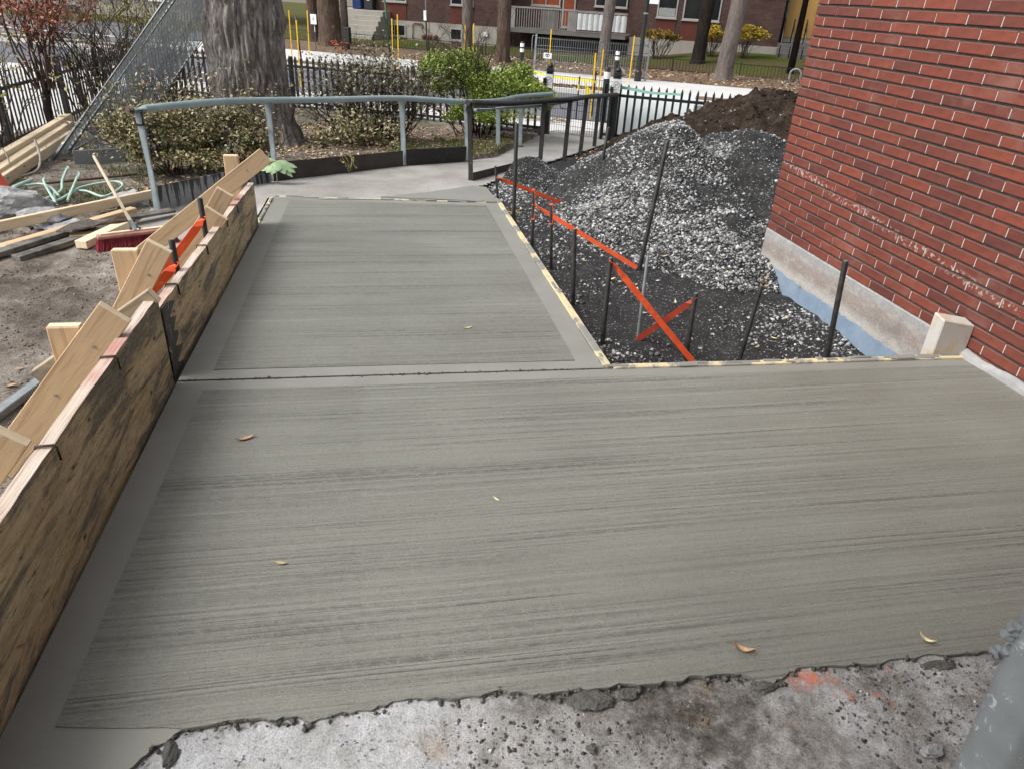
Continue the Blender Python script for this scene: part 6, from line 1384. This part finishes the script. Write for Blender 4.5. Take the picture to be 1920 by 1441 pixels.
for i, (x, y, L) in enumerate(((1.62, 4.75, .09), (1.78, 4.6, .08), (1.55, 5.2, .07), (2.2, 5.2, .07), (2.0, 4.4, .06), (2.5, 3.9, .05), (2.3, 3.75, .05), (2.75, 4.2, .05), (1.9, 6.2, .06), (2.6, 4.9, .05), (2.4, 3.55, .06), (1.7, 4.2, .05))):
    o = fallen(x, y, float(surf(np.array(x), np.array(y))) + .012, L, i * 1.1, 'single dry yellow leaf lying on the gravel by the ramp', 'fallen', .4); o['group'] = 'dry leaves on the gravel'
t = thing('yellow_blossom', 'small yellow flower tuft beside the tall stake at the ramp edge', 'flower', (1.2, 6.35, -.2)); leaves_at('petals', [(1.2 + rnd.uniform(-.05, .05), 6.35 + rnd.uniform(-.05, .05), -.16 + rnd.uniform(0, .03)) for i in range(26)], 1, .01, .025, 'leaf_yellow', t)
# crumbs in the joint and wet cement along the broken edge
jp = [(x, 3.021 - .0087 * (x + .925) + rnd.gauss(0, .004), -.004 + abs(rnd.gauss(0, .003))) for x in [rnd.uniform(-.92, 1.05) for i in range(420)] if math.sin(x * 9 + 1) + rnd.uniform(-1.6, 1.6) > -.2]
tag(scatter('joint_crumbs', OCT_V, OCT_F, np.array(jp), rng.uniform(.003, .008, len(jp)), M['clod'], None, tilt=.7, aniso=.3), 'dark crumbs lying along the joint between landing and ramp', 'crumbs', kind='stuff')
ep_ = []; 
for (x, y) in edge2:
    if -.6 < x < 2.9:
        for j in range(rnd.randrange(0, 5)): ep_.append((x + rnd.uniform(-.01, .01), y - rnd.uniform(-.004, .022), -.012 + rnd.uniform(0, .010)))
tag(scatter('edge_crumbs', OCT_V, OCT_F, np.array(ep_), rng.uniform(.003, .012, len(ep_)), M['clod'], None, tilt=.7, aniso=.3), 'wet cement crumbs along the broken front edge of the landing', 'crumbs', kind='stuff')
rock((.50, 1.185, -.014), .046, 'lump of wet cement at the middle of the broken landing edge', 31, 'clod', 'cement_clod', 'cement lump', (1.3, .8, .45))
rock((.60, 1.195, -.014), .030, 'smaller lump of wet cement right of the middle lump', 32, 'clod', 'cement_clod', 'cement lump', (1.5, .7, .4)); rock((.985, 1.165, -.012), .036, 'rounded wet cement lump beside the orange paint marks', 33, 'clod', 'cement_clod', 'cement lump', (1.4, .8, .5)); rock((1.5, 1.165, -.012), .035, 'wet cement lump near the grey post', 34, 'clod', 'cement_clod', 'cement lump', (1.8, .6, .4))
rock((-.535, 1.175, -.014), .030, 'dark cement lump at the torn left corner of the landing', 35, 'clod', 'cement_clod', 'cement lump', (.8, 1.5, .5))
rock((1.31, .93, -.008), .026, 'blue grey pebble on the old floor beside the post', 36, 'rock', 'pebble', 'pebble', (1.3, .9, .6)); rock((.46, 1.05, -.010), .016, 'dark pebble on the old floor below the cement lump', 37, 'clod', 'pebble', 'pebble')
M['aggregate'] = leaf('aggregate', [(0, (.04, .036, .032)), (.5, (.10, .092, .082)), (.85, (.20, .19, .175)), (1, (.5, .5, .49))], .9)
n = 4200; x = rng.uniform(.05, 1.9, n); y = rng.uniform(.75, 1.17, n); k = fbm(x * 3, y * 3, 131, 4) + .10 * np.sin(x * 2.2 - .9) > .02; x, y = x[k], y[k]
tag(scatter('floor_grit', OCT_V, OCT_F, np.stack([x, y, of_z(x, y) + .0005], 1), .0015 + .0075 * rng.uniform(0, 1, len(x)) ** 3.5, M['aggregate'], None, tilt=.7, aniso=.3), 'loose grit on the old concrete floor', 'grit', kind='stuff')
# galvanised post at the lower right
gpst = thing('grey_post', 'splashed grey steel post cut off by the lower right corner', 'post', (1.113, .612, -.02))
mb = MB(); mb.tube([(1.113, .612, -.02), (1.140, .650, .25), (1.205, .745, .9), (1.275, .85, 1.6), (1.37, 1.0, 2.6)], .085, 32); mb.build('shaft', M['post'], gpst, True, angle=.7)
for i in range(5):
    bm = bmesh.new(); bmesh.ops.create_icosphere(bm, subdivisions=2, radius=.010 + .005 * rnd.random())
    for v in bm.verts: v.co += v.co.normalized() * rnd.uniform(-.004, .004)
    me = bpy.data.meshes.new('cement_blob'); bm.to_mesh(me); bm.free(); me.materials.append(M['post']); o = mk('cement_blob', me, gpst); o.location = Vector((1.105 + rnd.uniform(-.006, .004), .752 + rnd.uniform(-.01, .01), .57 + i * .017)) - Vector(ORG[gpst.name])
print('bricks', nb, 'objects', len(bpy.data.objects))
